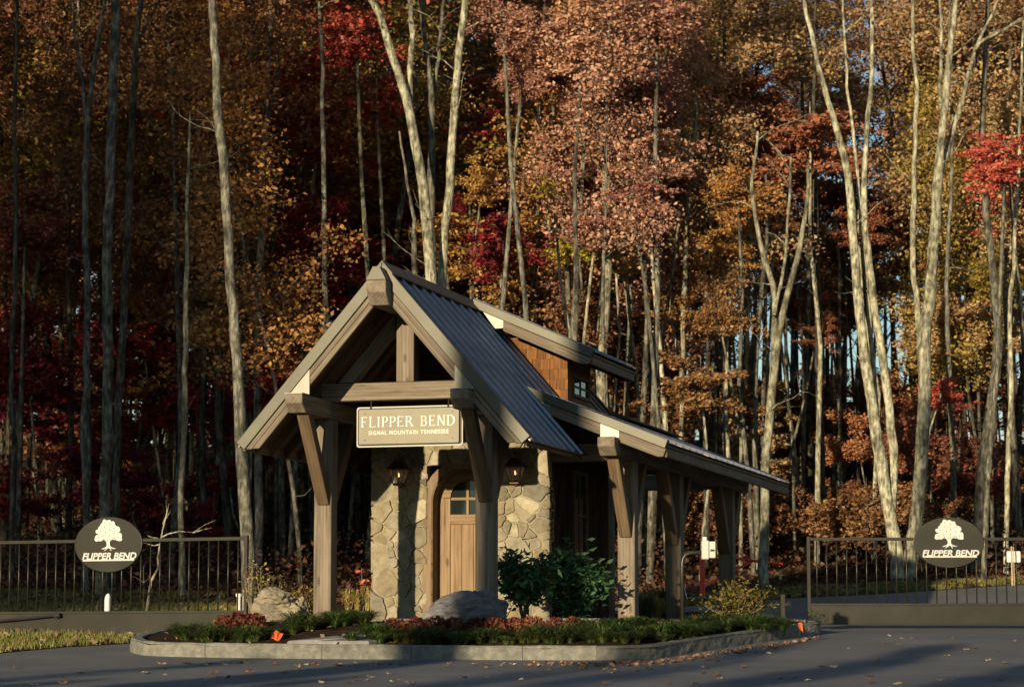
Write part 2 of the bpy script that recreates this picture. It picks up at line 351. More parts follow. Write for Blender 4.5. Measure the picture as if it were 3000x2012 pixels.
for ax in (0, 1):
    for q in np.arange(-6, 53, .35):
        no = (1, 0, 0) if ax == 0 else (0, 1, 0); co = (q, 0, 0) if ax == 0 else (0, q, 0)
        if (ax == 0 and q < 6) or (ax == 1 and q > 36): bmesh.ops.bisect_plane(bm, geom=bm.verts[:] + bm.edges[:] + bm.faces[:], plane_co=co, plane_no=no)
for v in bm.verts: v.co.z = bed(v.co.x, v.co.y)
m = MB(); m.bm(bm); ob = m.build('planting_bed', m_soil, smooth=True, fix=True); tag(ob, kind='structure')
if ob.data.polygons[0].normal.z < 0: ob.data.flip_normals()
# kerb stones
kerb = empty('kerb', (isl[4][0], isl[4][1], g(*isl[4]))); tag(kerb, kind='structure')
def kerb_pts(step=.14):
    out = []
    n = len(isl)
    for i in range(n):
        a = Vector(isl[i]); b = Vector(isl[(i + 1) % n]); k = max(1, int((b - a).length / step))
        out += [a + (b - a) * j / k for j in range(k)]
    return out
kp = kerb_pts(); N = len(kp)
for it in range(4): kp = [(kp[i - 1] + kp[i] * 2 + kp[(i + 1) % N]) / 4 for i in range(N)]
kn = []
for i in range(N):
    t = (kp[(i + 1) % N] - kp[i - 1]).normalized(); kn.append(Vector((-t.y, t.x)))     # inward (outline runs counter-clockwise)
i = 0; rk = random.Random(3)
while i < N:
    n_seg = rk.randint(7, 12); j = min(N, i + n_seg); rows = []; m = MB(); vs = []
    hh = .222 + rk.uniform(-.006, .006)
    for k in range(i, j + 1):
        p = kp[k % N]; nn = kn[k % N]; e = (p - kp[i % N]) 
        inset = .004 if k in (i, j) else 0
        zz = g(p.x, p.y); jit = lambda s: rk.uniform(-s, s)
        prof = [(-.0 + jit(.007), -.12), (0 + jit(.010) + inset, .06), (.002 + jit(.010) + inset, .13), (.008 + jit(.004) + inset, hh - .02), (.028 + inset, hh + jit(.004) - inset), (.17, hh + jit(.004) - inset), (.175, -.1)]
        tt = Vector((nn.y, -nn.x)) * (-.003 if k == j else .003 if k == i else 0)
        for dx, dz in prof: q = p + nn * dx + tt; vs.append((q.x, q.y, zz + dz))
    K = 7; cnt = j - i + 1
    fs = [(a * K + b, (a + 1) * K + b, (a + 1) * K + b + 1, a * K + b + 1) for a in range(cnt - 1) for b in range(K - 1)]
    fs += [tuple(range(K)), tuple((cnt - 1) * K + b for b in range(K))[::-1]]
    m.add([Vector(v) - kerb.location for v in vs], fs); m.build('kerb_stone', m_granite, kerb, fix=True); i = j
# slab and walk
gh = empty('gatehouse', BO, -PHI)
tag(gh, 'small stone and timber gatehouse with steep metal gable roof and side canopy', 'building')
gh.location.z = SLAB          # local z = 0 is the slab top
ZB = SLAB
m = MB(); m.box(-2.9, 1.95, -.12, 12.3, -.22, 0, .015); m.build('slab', m_conc, gh)
walk = empty('stone_walk', pg(1060, 1850, bed)); tag(walk, kind='structure')
rw = random.Random(5)
for quad in ([(840, 1886), (1085, 1887), (1140, 1871), (985, 1866)], [(1000, 1865), (1150, 1869), (1205, 1856), (1060, 1853)], [(1068, 1852), (1215, 1855), (1262, 1842), (1112, 1839)], [(1120, 1838), (1268, 1841), (1320, 1829), (1170, 1827)]):
    pts = []
    for a in range(4):
        x0, y0 = quad[a]; x1, y1 = quad[(a + 1) % 4]
        for t in (0, .33, .66): pts.append(pg(x0 + (x1 - x0) * t + rw.uniform(-5, 5), y0 + (y1 - y0) * t + rw.uniform(-.6, .6), bed))
    c = sum(pts, Vector()) / len(pts); zt = max(p.z for p in pts) * .4 + c.z * .6
    m = MB(); n = len(pts)
    ring = lambda s, z: [((p.x - c.x) * s, (p.y - c.y) * s, (p.z - c.z) * .75 + z) for p in pts]
    m.add(ring(1, -.06) + ring(1, .022) + ring(.965, .04) + [(0, 0, .045)], [(a, (a + 1) % n, n + (a + 1) % n, n + a) for a in range(n)] + [(n + a, n + (a + 1) % n, 2 * n + (a + 1) % n, 2 * n + a) for a in range(n)] + [(2 * n + a, 2 * n + (a + 1) % n, 3 * n) for a in range(n)])
    m.build('flagstone', m_flag, walk, c - walk.location, fix=True)
# ---------------------------------------------------------------- gatehouse (local frame: x along the front, y back, z above slab)
XC, APEX, SL = -1.16, 7.27 - ZB, 1.155
A1 = math.atan(SL); WALL = 3.07; WX0, WX1 = -2.70, .30
def frame(o, x, z, origin):
    x = Vector(x).normalized(); z = Vector(z).normalized(); y = z.cross(x)
    Mx = Matrix((x, y, z)).transposed().to_4x4(); Mx.translation = Vector(origin); o.matrix_local = Mx; return o
def timber(name, prof, w, mat, parent, x, z, origin):
    """profile in (length, height) extruded by width w"""
    m = MB(); m.prism(prof, -w / 2, w / 2); o = m.build(name, mat, parent, fix=True)
    bm = bmesh.new(); bm.from_mesh(o.data); bmesh.ops.bevel(bm, geom=bm.edges[:], offset=.009, segments=1, affect='EDGES'); bm.to_mesh(o.data); bm.free()
    return frame(o, x, z, origin)
def clip(poly, nx, nz, d):               # keep nx*x + nz*z <= d
    out = []
    for i in range(len(poly)):
        a, b = poly[i], poly[(i + 1) % len(poly)]; fa = nx * a[0] + nz * a[1] - d; fb = nx * b[0] + nz * b[1] - d
        if fa <= 0: out.append(a)
        if fa * fb < 0: t = fa / (fa - fb); out.append((a[0] + (b[0] - a[0]) * t, a[1] + (b[1] - a[1]) * t))
    return out
# posts
def post(X, Y, top, w=.28): return beam('post', (X, Y, -.12), (X, Y, top), w, w, M['wood'], gh, up=(0, 1, 0), bev=.015)
PZ = 5.05 - ZB
for X in (XC - 1.29, XC + 1.29): post(X, .14, PZ)
CPX = 1.575; CY = (3.19, 6.6, 11.14); CZ = 4.54 - ZB
for Y in CY: post(CPX, Y, CZ)
post(-.78, 11.14, CZ)
# long beams with bevelled ends
def purlin(X, y0, y1, bot, top, w):
    h = top - bot; k = h * .5
    prof = [(y0, top), (y0, top - k), (y0 + .16, bot), (y1 - .16, bot), (y1, top - k), (y1, top)]
    return timber('purlin', prof, w, M['wood'], gh, (0, 1, 0), (0, 0, 1), (X, 0, 0))
purlin(XC - 1.29, -1.28, 7.9, PZ, PZ + .27, .275); purlin(XC + 1.29, -1.28, 7.9, PZ, PZ + .27, .275)
purlin(XC, -1.28, 7.9, 6.62 - ZB, 6.98 - ZB, .30)
purlin(CPX, 1.77, 12.7, CZ, CZ + .285, .275)
timber('purlin', [(7.4, 5.15 - ZB), (12.6, 5.15 - ZB), (12.6, 5.40 - ZB), (7.4, 5.40 - ZB)], .2, M['wood'], gh, (0, 1, 0), (0, 0, 1), (.28, 0, 0))
for Y in CY: beam('cross_beam', (-.95 if Y > 10 else .32, Y, CZ + .15), (CPX - .14, Y, CZ + .15), .2, .29, M['wood'], gh)
beam('strut', (.28, 11.14, CZ + .29), (.28, 11.14, 5.16 - ZB), .2, .2, M['wood'], gh, up=(0, 1, 0))
beam('tie_beam', (-2.5, .16, 5.455 - ZB), (.2, .16, 5.455 - ZB), .28, .27, M['wood'], gh)
beam('king_post', (XC + .02, .16, 5.59 - ZB), (XC + .02, .16, 6.66 - ZB), .28, .28, M['wood'], gh, up=(0, 1, 0))
def brace(X, ya, za, yb, zb): return beam('knee_brace', (X, ya, za - ZB), (X, yb, zb - ZB), .19, .19, M['wood2'], gh)
for X in (XC - 1.27, XC + 1.31):
    brace(X, .03, 3.78, -.92, 5.14); brace(X, .25, 3.78, 1.2, 5.14)
for k, Y in enumerate(CY):
    brace(CPX, Y - .11, 3.36, Y - .98, 4.64); brace(CPX, Y + .11, 3.36, Y + .98, 4.64)
# roof decks, rafters and ribbed metal panels
def panel_mesh(Lp, W):
    pr = [(-W / 2, 0), (-W / 2 + .012, .036), (-W / 2 + .042, .036), (-W / 2 + .056, 0), (W / 2 - .003, 0), (W / 2 - .003, -.012), (-W / 2, -.012)]
    m = MB(); n = len(pr)
    m.add([(0, y, z) for y, z in pr] + [(Lp, y, z) for y, z in pr], [tuple(range(n)), tuple(range(n, 2 * n))[::-1]] + [(i, n + i, n + (i + 1) % n, (i + 1) % n) for i in range(n)])
    return m
_pm = {}
def slope_panels(part, y0, y1, count, x_top, z_top, Lf, ang, side):
    W = (y1 - y0) / count; rp = random.Random(int(y0 * 10) + side)
    for i in range(count):
        Y = y0 + (i + .5) * W; Lp = round(Lf(Y), 3)
        key = (Lp, round(W, 3))
        if key not in _pm: _pm[key] = panel_mesh(Lp, W).build('roof_panel', M['roof'], part, fix=True); o = _pm[key]
        else: o = _pm[key].copy(); col.objects.link(o); o.parent = part
        e = rp.uniform(-.006, .006)
        frame(o, (side * math.cos(ang), 0, -math.sin(ang)), (side * math.sin(ang), e, math.cos(ang)), (x_top, Y, z_top))
def slab_on_slope(name, part, y0, y1, x_top, z_top, x_bot, ang, side, off, th, mat):
    Lp = abs(x_bot - x_top) / math.cos(ang); m = MB(); m.box(0, Lp, y0 if side > 0 else -y1, y1 if side > 0 else -y0, off - th, off)
    o = m.build(name, mat, part); return frame(o, (side * math.cos(ang), 0, -math.sin(ang)), (side * math.sin(ang), 0, math.cos(ang)), (x_top, 0, z_top))
RT = APEX - .055
roof = slab_on_slope('roof', gh, -.97, 2.3, XC, RT, XC + 2.25, A1, 1, -.016, .03, M['deck'])
roof.data.name = 'roof'
deckR = slab_on_slope('roof_deck', gh, 2.3, 7.72, XC, RT, .32, A1, 1, -.016, .03, M['deck'])
deckL = slab_on_slope('roof_deck', gh, -.97, 7.72, XC, RT, XC - 2.25, A1, -1, -.016, .03, M['deck'])
Lfull = 2.29 / math.cos(A1); Lmid = (.26 - XC) / math.cos(A1)
slope_panels(gh, -.98, 7.75, 18, XC, RT, lambda Y: Lfull if Y < 2.25 else Lmid, A1, 1)
slope_panels(gh, -.98, 7.75, 18, XC, RT, lambda Y: Lfull, A1, -1)
for side in (1, -1):
    for Y in np.arange(-.55, 7.7, .62):
        s0, s1 = .12, (2.2 if side < 0 or Y < 2.2 else 1.4)
        beam('rafter', (XC + side * s0, Y, RT - s0 * SL - .14), (XC + side * s1, Y, RT - s1 * SL - .14), .06, .13, M['deck'], gh)
# ridge cap
m = MB(); m.prism([(XC, APEX + .035), (XC + .17, APEX + .035 - .17 * SL), (XC + .16, APEX + .02 - .17 * SL), (XC, APEX + .015), (XC - .16, APEX + .02 - .17 * SL), (XC - .17, APEX + .035 - .17 * SL)], -1.03, 7.8)
m.build('ridge_cap', M['trim'], gh, fix=True)
# rakes (front and back)
def rake(y0, y1, side, off0, off1, cut, mat, name, dxmax=2.30, dxmin=0, apex=APEX + .02, sl=SL, xc=XC):
    s = side; poly = [(xc + s * dxmin, apex - off0 - dxmin * sl), (xc + s * dxmax, apex - off0 - dxmax * sl), (xc + s * (dxmax - .0), apex - off1 - dxmax * sl), (xc + s * dxmin, apex - off1 - dxmin * sl)]
    # end cut square to the slope, then a level cut
    nx, nz = s * math.cos(math.atan(sl)), -math.sin(math.atan(sl)); tip = (xc + s * dxmax, apex - off0 - dxmax * sl)
    poly = clip(poly, nx, nz, nx * tip[0] + nz * tip[1] + .002)
    if cut: poly = clip(poly, 0, -1, -cut)
    if len(poly) < 3: return
    c = (sum(p[0] for p in poly) / len(poly), sum(p[1] for p in poly) / len(poly))
    d = Vector((s * 1, 0, -sl)).normalized(); nrm = Vector((s * sl, 0, 1)).normalized()
    prof = [((p[0] - c[0]) * d.x + (p[1] - c[1]) * d.z, (p[0] - c[0]) * nrm.x + (p[1] - c[1]) * nrm.z) for p in poly]
    return timber(name, prof, y1 - y0, mat, gh, d, nrm, (c[0], (y0 + y1) / 2, c[1]))
for ya, yb in ((-1.0, -.94), (7.72, 7.78)):
    f = -1 if ya < 0 else 1
    for s in (1, -1):
        if f > 0 and s > 0: dm, cu = 1.45, None
        else: dm, cu = 2.30, None
        rake(min(ya + f * .03, ya), max(yb + f * .03, yb) - .0, s, 0, .262, cu, M['trim'], 'rake_trim', dm)
        rake(ya, yb, s, .262, .375, 4.53 - ZB if dm > 2 else None, M['wood'], 'rake_board', dm - .02)
        rake(ya + .012 * (1 if f < 0 else -1), yb, s, .377, .50, 4.54 - ZB if dm > 2 else None, M['wood'], 'rake_board', dm - .04)
for s in (1, -1): rake(.025, .265, s, .46, .74, 5.60 - ZB, M['wood'], 'truss_chord', 1.5, .15)
# flashing above the purlin ends
for X, s in ((XC - 1.29, -1), (XC + 1.29, 1)):
    lo = lambda x: APEX + .02 - .255 - abs(x - XC) * SL
    xa, xb = X - .15, X + .15; m = MB()
    m.prism([(xa, PZ + .272), (xb, PZ + .272), (xb, lo(xb)), (xa, lo(xa))], -1.012, -1.003); m.build('flashing', M['bright'], gh, fix=True)
    m = MB(); m.box(X - .145, X + .145, -1.285, -1.0, PZ + .272, PZ + .285); m.build('purlin_cap', M['bright'], gh)
m = MB(); m.prism([(XC - .15, 6.985 - ZB), (XC + .15, 6.985 - ZB), (XC + .05, APEX - .09), (XC - .05, APEX - .09)], -1.29, -1.035); m.build('purlin_cap', M['trim'], gh, fix=True)
# eave fascias of the main roof
zE = RT - 2.25 * SL
beam('eave_fascia', (XC + 2.20, -.94, zE - .045), (XC + 2.20, 2.3, zE - .045), .04, .13, M['deck'], gh)
beam('eave_fascia', (XC - 2.20, -.94, zE - .045), (XC - 2.20, 7.72, zE - .045), .04, .13, M['wood'], gh)
# ---- side canopy
SC = .397; A2 = math.atan(SC); CX0, CX1, CZ1 = .18, 2.50, 4.735 - ZB; CZ0 = CZ1 + (CX1 - CX0) * SC
slope_panels(gh, 2.07, 12.75, 21, CX0, CZ0, lambda Y: (CX1 - CX0) / math.cos(A2), A2, 1)
slab_on_slope('canopy_deck', gh, 2.09, 12.72, CX0 + .05, CZ0 - .02, CX1 - .06, A2, 1, -.016, .03, M['deck'])
for Y in np.arange(2.5, 12.6, .62): beam('rafter', (CX0 + .25, Y, CZ0 - .25 * SC - .12), (CX1 - .1, Y, CZ1 + .1 * SC - .12), .06, .12, M['deck'], gh)
for (ya, yb, x0) in ((2.03, 2.09, .26), (12.72, 12.78, .1)):
    f = -1 if ya < 5 else 1; ap = CZ0 + .045
    kw = dict(apex=ap, sl=SC, xc=CX0)
    rake(min(ya, ya + f * .03), max(yb, yb + f * .03), 1, 0, .155, None, M['trim'], 'rake_trim', CX1 - CX0 + .01, .03, **kw)
    rake(ya, yb, 1, .155, .33, 4.515 - ZB, M['wood'], 'rake_board', CX1 - CX0 - .03, .42, **kw)
lo = lambda x: CZ0 + .045 - .15 - (x - CX0) * SC
m = MB(); m.prism([(CPX - .15, CZ + .287), (CPX + .15, CZ + .287), (CPX + .15, lo(CPX + .15)), (CPX - .15, lo(CPX - .15))], 2.012, 2.026); m.build('flashing', M['bright'], gh, fix=True)
m = MB(); m.prism([(.27, lo(.27) - .0), (.62, lo(.62)), (.60, lo(.60) - .16), (.52, lo(.52) - .2)], 2.035, 2.05); m.build('flashing', M['bright'], gh, fix=True)
m = MB(); m.prism([(.10, CZ0 + .10), (.19, CZ0 + .115), (.50, CZ0 - .005), (.49, CZ0 - .03), (.10, CZ0 + .02)], 7.76, 12.2); m.build('ridge_cap', M['trim'], gh, fix=True)
zF = CZ1 - .02
beam('eave_fascia', (CX1 - .05, 2.1, zF - .135), (CX1 - .05, 12.72, zF - .135), .05, .145, M['wood2'], gh)
beam('eave_fascia', (CX1 - .03, 2.1, zF - .035), (CX1 - .03, 12.72, zF - .035), .03, .05, M['wood2'], gh)
# ---- dormer
DX1, DZ1 = .945, 6.335 - ZB; SD = (APEX + .0 - DZ1) / (DX1 - XC); A3 = math.atan(SD); DZ0 = APEX
slope_panels(gh, 3.52, 6.46, 6, XC + .04, DZ0 + .025, lambda Y: (DX1 - XC) / math.cos(A3), A3, 1)
slab_on_slope('dormer_deck', gh, 3.54, 6.44, XC + .1, DZ0, DX1 - .05, A3, 1, -.012, .03, M['deck'])
kw = dict(apex=DZ0 + .065, sl=SD, xc=XC)
for (ya, yb) in ((3.48, 3.54), (6.44, 6.50)):
    f = -1 if ya < 5 else 1
    rake(min(ya, ya + f * .03), max(yb, yb + f * .03), 1, 0, .155, None, M['trim'], 'rake_trim', DX1 - XC + .01, .06, **kw)
    rake(ya, yb, 1, .155, .33, 6.165 - ZB, M['wood'], 'rake_board', DX1 - XC - .04, .56, **kw)
dl = lambda x: DZ0 + .065 - .15 - (x - XC) * SD
m = MB(); m.prism([(-.95, dl(-.95)), (-.46, dl(-.46)), (-.61, dl(-.61) - .14), (-.74, dl(-.74) - .2)], 3.485, 3.505); m.build('flashing', M['bright'], gh, fix=True)
beam('eave_fascia', (DX1 - .05, 3.55, DZ1 - .10), (DX1 - .05, 6.43, DZ1 - .10), .05, .16, M['wood2'], gh)
beam('eave_fascia', (DX1 - .02, 3.55, DZ1 - .03), (DX1 - .02, 6.43, DZ1 - .03), .03, .05, M['wood2'], gh)
# cheek: single cedar shingles in courses
m = MB(); m.prism([(-.75, APEX - (-.75 - XC) * SL - .02), (.30, APEX - (.30 - XC) * SL - .3), (.30, dl(.30) - .06), (-.75, dl(-.75) + .04)], 4.15, 4.2); cheek = m.build('dormer_cheek', M['deck'], gh, fix=True)
rs = random.Random(11); z = 5.48 - ZB; row = 0
while z < 6.75 - ZB:
    x = -.9 + rs.uniform(0, .1)
    while x < .32:
        w = rs.uniform(.10, .19); poly = [(x + .003, z + rs.uniform(-.006, .006)), (min(x + w, .335) - .003, z), (min(x + w, .335) - .003, z + .19), (x + .003, z + .19)]
        poly = clip(poly, 0 + SD, 1, DZ0 + .065 - .20 + XC * SD)           # below the dormer rake
        if len(poly) > 2 and max(p[1] + (p[0] - XC) * SL for p in poly) > APEX - .03:
            m = MB(); n = len(poly)
            m.add([(px, 4.12 + .012 - (.012 if pz < z + .05 else 0), pz) for px, pz in poly] + [(px, 4.15, pz) for px, pz in poly], [tuple(range(n)), tuple(range(n, 2 * n))[::-1]] + [(i, n + i, n + (i + 1) % n, (i + 1) % n) for i in range(n)])
            c = Vector((poly[0][0], 4.13, poly[0][1])); m.v = [tuple(Vector((v[2] - c.z, -(v[0] - c.x), v[1] - c.y))) for v in m.v]
            o = m.build('shingle', M['cedar'], cheek, fix=True)
            Mx = Matrix(((0, -1, 0, c.x), (0, 0, 1, c.y), (1, 0, 0, c.z), (0, 0, 0, 1))); o.matrix_local = Mx
        x += w
    z += .172; row += 1
# dormer front wall with its window
m_glass, gn, gl, gp = newmat('dark_glass'); gp.inputs['Base Color'].default_value = (.012, .018, .016, 1); gp.inputs['Roughness'].default_value = .06; gp.inputs['Specular IOR Level'].default_value = .6
def side_window(parent, X, y0, y1, z0, z1, grid=True):
    """window in a wall facing +x"""
    w = MB(); t = .05
    w.box(X - .02, X + .035, y0, y0 + t, z0, z1).box(X - .02, X + .035, y1 - t, y1, z0, z1).box(X - .02, X + .035, y0 + t, y1 - t, z1 - t, z1).box(X - .02, X + .045, y0 + t, y1 - t, z0, z0 + t)
    o = w.build('window', M['wood2'], parent)
    p = MB(); p.box(X - .012, X - .004, y0 + t, y1 - t, z0 + t, z1 - t); p.build('pane', m_glass, o)
    q = MB(); ym = (y0 + y1) / 2; zm = (z0 + z1) / 2
    q.box(X - .006, X + .012, ym - .012, ym + .012, z0 + t, z1 - t).box(X - .006, X + .014, y0 + t, y1 - t, zm - .015, zm + .015); q.build('muntin', M['wood2'], o)
    return o
m = MB(); m.box(.20, .31, 4.13, 4.5, 5.5 - ZB, 6.60 - ZB).box(.20, .31, 5.59, 5.75, 5.5 - ZB, 6.6 - ZB).box(.20, .31, 4.5, 5.59, 6.10 - ZB, 6.6 - ZB).box(.20, .31, 4.5, 5.59, 5.5 - ZB, 5.745 - ZB)
m.build('dormer_wall', M['cedar'], gh)
side_window(gh, .31, 4.5, 5.59, 5.735 - ZB, 6.11 - ZB)
m = MB(); m.box(-.4, .2, 5.70, 5.75, 5.5 - ZB, 6.5 - ZB); m.build('dormer_back_cheek', M['deck'], gh)
# ---- stone front wall: single stones on a recessed mortar bed
m_mort = noisy('mortar', [(.3, (.24, .21, .145)), (.7, (.33, .29, .205))], 8, .95, 6, bump=.4, bscale=30)
def stone_mat():
    m, n, l, p = newmat('field_stone'); oi = n.new('ShaderNodeObjectInfo'); tc = n.new('ShaderNodeTexCoord')
    r = ramp(n, [(0, (.15, .135, .105)), (.2, (.36, .315, .21)), (.4, (.24, .20, .13)), (.6, (.45, .405, .29)), (.8, (.20, .185, .15)), (1, (.33, .275, .175))]); r.color_ramp.interpolation = 'LINEAR'
    l.new(oi.outputs['Random'], r.inputs[0])
    ad = nod(n, 'ShaderNodeVectorMath', operation='ADD'); l.new(tc.outputs['Object'], ad.inputs[0]); l.new(oi.outputs['Location'], ad.inputs[1])
    nz = nod(n, 'ShaderNodeTexNoise', Scale=7, Detail=8, Roughness=.65); l.new(ad.outputs[0], nz.inputs[0])
    r2 = ramp(n, [(.3, (.55, .53, .5)), (.6, (1, 1, 1)), (.8, (1.15, 1.1, 1.0))]); l.new(nz.outputs['Fac'], r2.inputs[0])
    mu = nod(n, 'ShaderNodeMix', data_type='RGBA', blend_type='MULTIPLY'); mu.inputs[0].default_value = .85; l.new(r.outputs[0], mu.inputs[6]); l.new(r2.outputs[0], mu.inputs[7])
    l.new(mu.outputs[2], p.inputs['Base Color']); p.inputs['Roughness'].default_value = .9; p.inputs['Specular IOR Level'].default_value = .15
    nb = nod(n, 'ShaderNodeTexNoise', Scale=11, Detail=9); l.new(ad.outputs[0], nb.inputs[0]); b = nod(n, 'ShaderNodeBump', Strength=.9, Distance=.05)
    l.new(nb.outputs['Fac'], b.inputs['Height']); l.new(b.outputs[0], p.inputs['Normal']); return m
M['stone'] = stone_mat()
WT = 5.02 - ZB; DXc = XC + .01; DH = .60; DTOP = 4.52 - ZB
m = MB(); m.box(WX0, DXc - DH, WALL, WALL + .2, -.05, WT).box(DXc + DH, WX1, WALL, WALL + .2, -.05, WT).box(DXc - DH, DXc + DH, WALL, WALL + .2, DTOP, WT)
m.box(WX0 + .02, DXc - DH - .0, WALL - .034, WALL, -.05, WT).box(DXc + DH, WX1 - .02, WALL - .034, WALL, -.05, WT).box(DXc - DH, DXc + DH, WALL - .034, WALL, DTOP, WT)
swall = m.build('stone_wall', m_mort, gh)
rv = random.Random(21); seeds = []; x0, x1 = WX0 - .03, WX1 + .03; tries = 0
while len(seeds) < 130 and tries < 12000:
    tries += 1; p = (rv.uniform(x0 + .04, x1 - .04), rv.uniform(.03, WT - .03))
    if abs(p[0] - DXc) < DH - .05 and p[1] < DTOP - .05: continue
    sz = rv.choice([.10, .14, .2, .26, .32])
    if all(math.hypot(p[0] - q[0], (p[1] - q[1]) * 1.1) > (sz + q[2]) * .55 for q in seeds): seeds.append((p[0], p[1], sz))
for i, p in enumerate(seeds):
    poly = [(x0, -.02), (x1, -.02), (x1, WT), (x0, WT)]
    for j, q in enumerate(seeds):
        if i == j: continue
        nx, nz = q[0] - p[0], q[1] - p[1]
        if abs(nx) > 1.2 or abs(nz) > 1.2: continue
        ln = math.hypot(nx, nz); t = .5 + (p[2] ** 2 - q[2] ** 2) / (2 * ln * ln) * .8; t = min(.78, max(.22, t))
        poly = clip(poly, nx, nz, nx * (p[0] + nx * t) + nz * (p[1] + nz * t) - .005 * ln)
    if p[1] < DTOP:
        if p[0] < DXc: poly = clip(poly, 1, 0, DXc - DH)
        else: poly = clip(poly, -1, 0, -(DXc + DH))
    elif abs(p[0] - DXc) < DH: poly = clip(poly, 0, -1, -DTOP)
    if len(poly) < 3: continue
    # break the straight joints and knock the corners off
    pl = []
    for k in range(len(poly)):
        a, b, c = poly[k - 1], poly[k], poly[(k + 1) % len(poly)]
        la = math.hypot(a[0] - b[0], a[1] - b[1]); lc = math.hypot(c[0] - b[0], c[1] - b[1])
        if la < .02 and lc < .02: continue
        t = min(.018, la * .3) / max(la, 1e-6); u = min(.018, lc * .3) / max(lc, 1e-6)
        pl += [(b[0] + (a[0] - b[0]) * t, b[1] + (a[1] - b[1]) * t), (b[0] + (c[0] - b[0]) * u, b[1] + (c[1] - b[1]) * u)]
        for f in ([.3, .52, .75] if lc > .16 else [.5] if lc > .07 else []):
            f += rv.uniform(-.07, .07); e = rv.uniform(-.004, .018); cx_, cz_ = p[0] - b[0], p[1] - b[1]; ln = math.hypot(cx_, cz_) + 1e-6
            pl.append((b[0] + (c[0] - b[0]) * f + cx_ / ln * e, b[1] + (c[1] - b[1]) * f + cz_ / ln * e))
    if len(pl) < 3: continue
    n = len(pl); cx = sum(q[0] for q in pl) / n; cz = sum(q[1] for q in pl) / n; d = rv.uniform(.036, .085); m = MB()
    tilt = (rv.uniform(-.07, .07), rv.uniform(-.07, .07))
    ring = lambda s, y: [((q[0] - cx) * s, y + ((q[0] - cx) * tilt[0] + (q[1] - cz) * tilt[1] + rv.uniform(-.003, .003) if y < 0 else 0), (q[1] - cz) * s) for q in pl]
    edge = (p[0] < x0 + .25 or p[0] > x1 - .25)
    back = .18 if edge else .01
    m.add(ring(1, back) + ring(.99, -d * .6) + ring(.93, -d) + [(rv.uniform(-.02, .02), -d - rv.uniform(-.004, .010), rv.uniform(-.02, .02))],
          [(a, (a + 1) % n, n + (a + 1) % n, n + a) for a in range(n)] + [(n + a, n + (a + 1) % n, 2 * n + (a + 1) % n, 2 * n + a) for a in range(n)] + [(2 * n + a, 2 * n + (a + 1) % n, 3 * n) for a in range(n)])
    m.build('stone', M['stone'], swall, (cx, WALL, cz), fix=True)
# gable boards above the stone
m = MB(); m.prism([(XC - 1.72, WT), (XC + 1.72, WT), (XC, RT - .08)], WALL + .02, WALL + .06); m.build('gable_panel', M['deck'], gh, fix=True)
# other walls: slabs of bark
m_bark = noisy('poplar_bark_siding', [(.3, (.022, .014, .009)), (.55, (.055, .036, .024)), (.8, (.10, .068, .045))], 4, .95, 8, stretch=(3, 3, .5), bump=1, bscale=10, rand=.25, spec=.05)
rb = random.Random(4)
WZ0, WZ1, WY0, WY1 = 3.03 - ZB, 4.5 - ZB, 4.49, 5.36
def bark_wall(X, side, y0, y1, win):
    m = MB(); 
    if win: m.box(X - .1, X, y0, WY0, -.05, WT).box(X - .1, X, WY1, y1, -.05, WT).box(X - .1, X, WY0, WY1, -.05, WZ0).box(X - .1, X, WY0, WY1, WZ1, WT)
    else: m.box(X, X + .1, y0, y1, -.05, WT)
    w = m.build('bark_wall', m_bark, gh); y = y0
    while y < y1 - .02:
        wd = min(rb.uniform(.24, .42), y1 - y); ya, yb = y + .004, y + wd - .004; spans = [(-.02, WT)]
        if win and yb > WY0 and ya < WY1:
            spans = [(-.02, WZ0 - .03), (WZ1 + .03, WT)]
        for z0, z1 in spans:
            nz, ny = max(2, int((z1 - z0) / .16)), 4; vs = []; fs = []
            for i in range(nz + 1):
                for j in range(ny + 1):
                    yy = ya + (yb - ya) * j / ny + (rb.uniform(-.012, .012) if 0 < i < nz else 0)
                    dd = .02 + .025 * math.sin(math.pi * j / ny) + rb.uniform(-.010, .012)
                    if j in (0, ny): dd = 0
                    vs.append((side * dd, yy, z0 + (z1 - z0) * i / nz))
            fs = [(i * (ny + 1) + j, i * (ny + 1) + j + 1, (i + 1) * (ny + 1) + j + 1, (i + 1) * (ny + 1) + j) for i in range(nz) for j in range(ny)]
            if side < 0: fs = [f[::-1] for f in fs]
            m = MB(); m.add(vs, fs); m.build('bark_slab', m_bark, w, (X + side * .002, 0, 0))
        y += wd
    return w
bark_wall(WX1 + .01, 1, WALL + .03, 6.83, True); bark_wall(WX0 - .01, -1, WALL + .2, 6.83, False)
m = MB(); m.box(WX0, WX1, 6.83, 6.9, -.05, WT + .0); m.build('back_wall', m_bark, gh)
m = MB(); m.box(WX0 + .1, WX1 - .12, WALL + .2, 6.83, -.04, -.01); m.build('floor_boards', M['deck'], gh)
sw = side_window(gh, WX1 + .02, WY0, WY1, WZ0, WZ1)
m = MB(); m.box(WX1 + .02, WX1 + .12, WY0 - .04, WY1 + .04, WZ0 - .05, WZ0); m.build('sill', M['wood2'], sw)
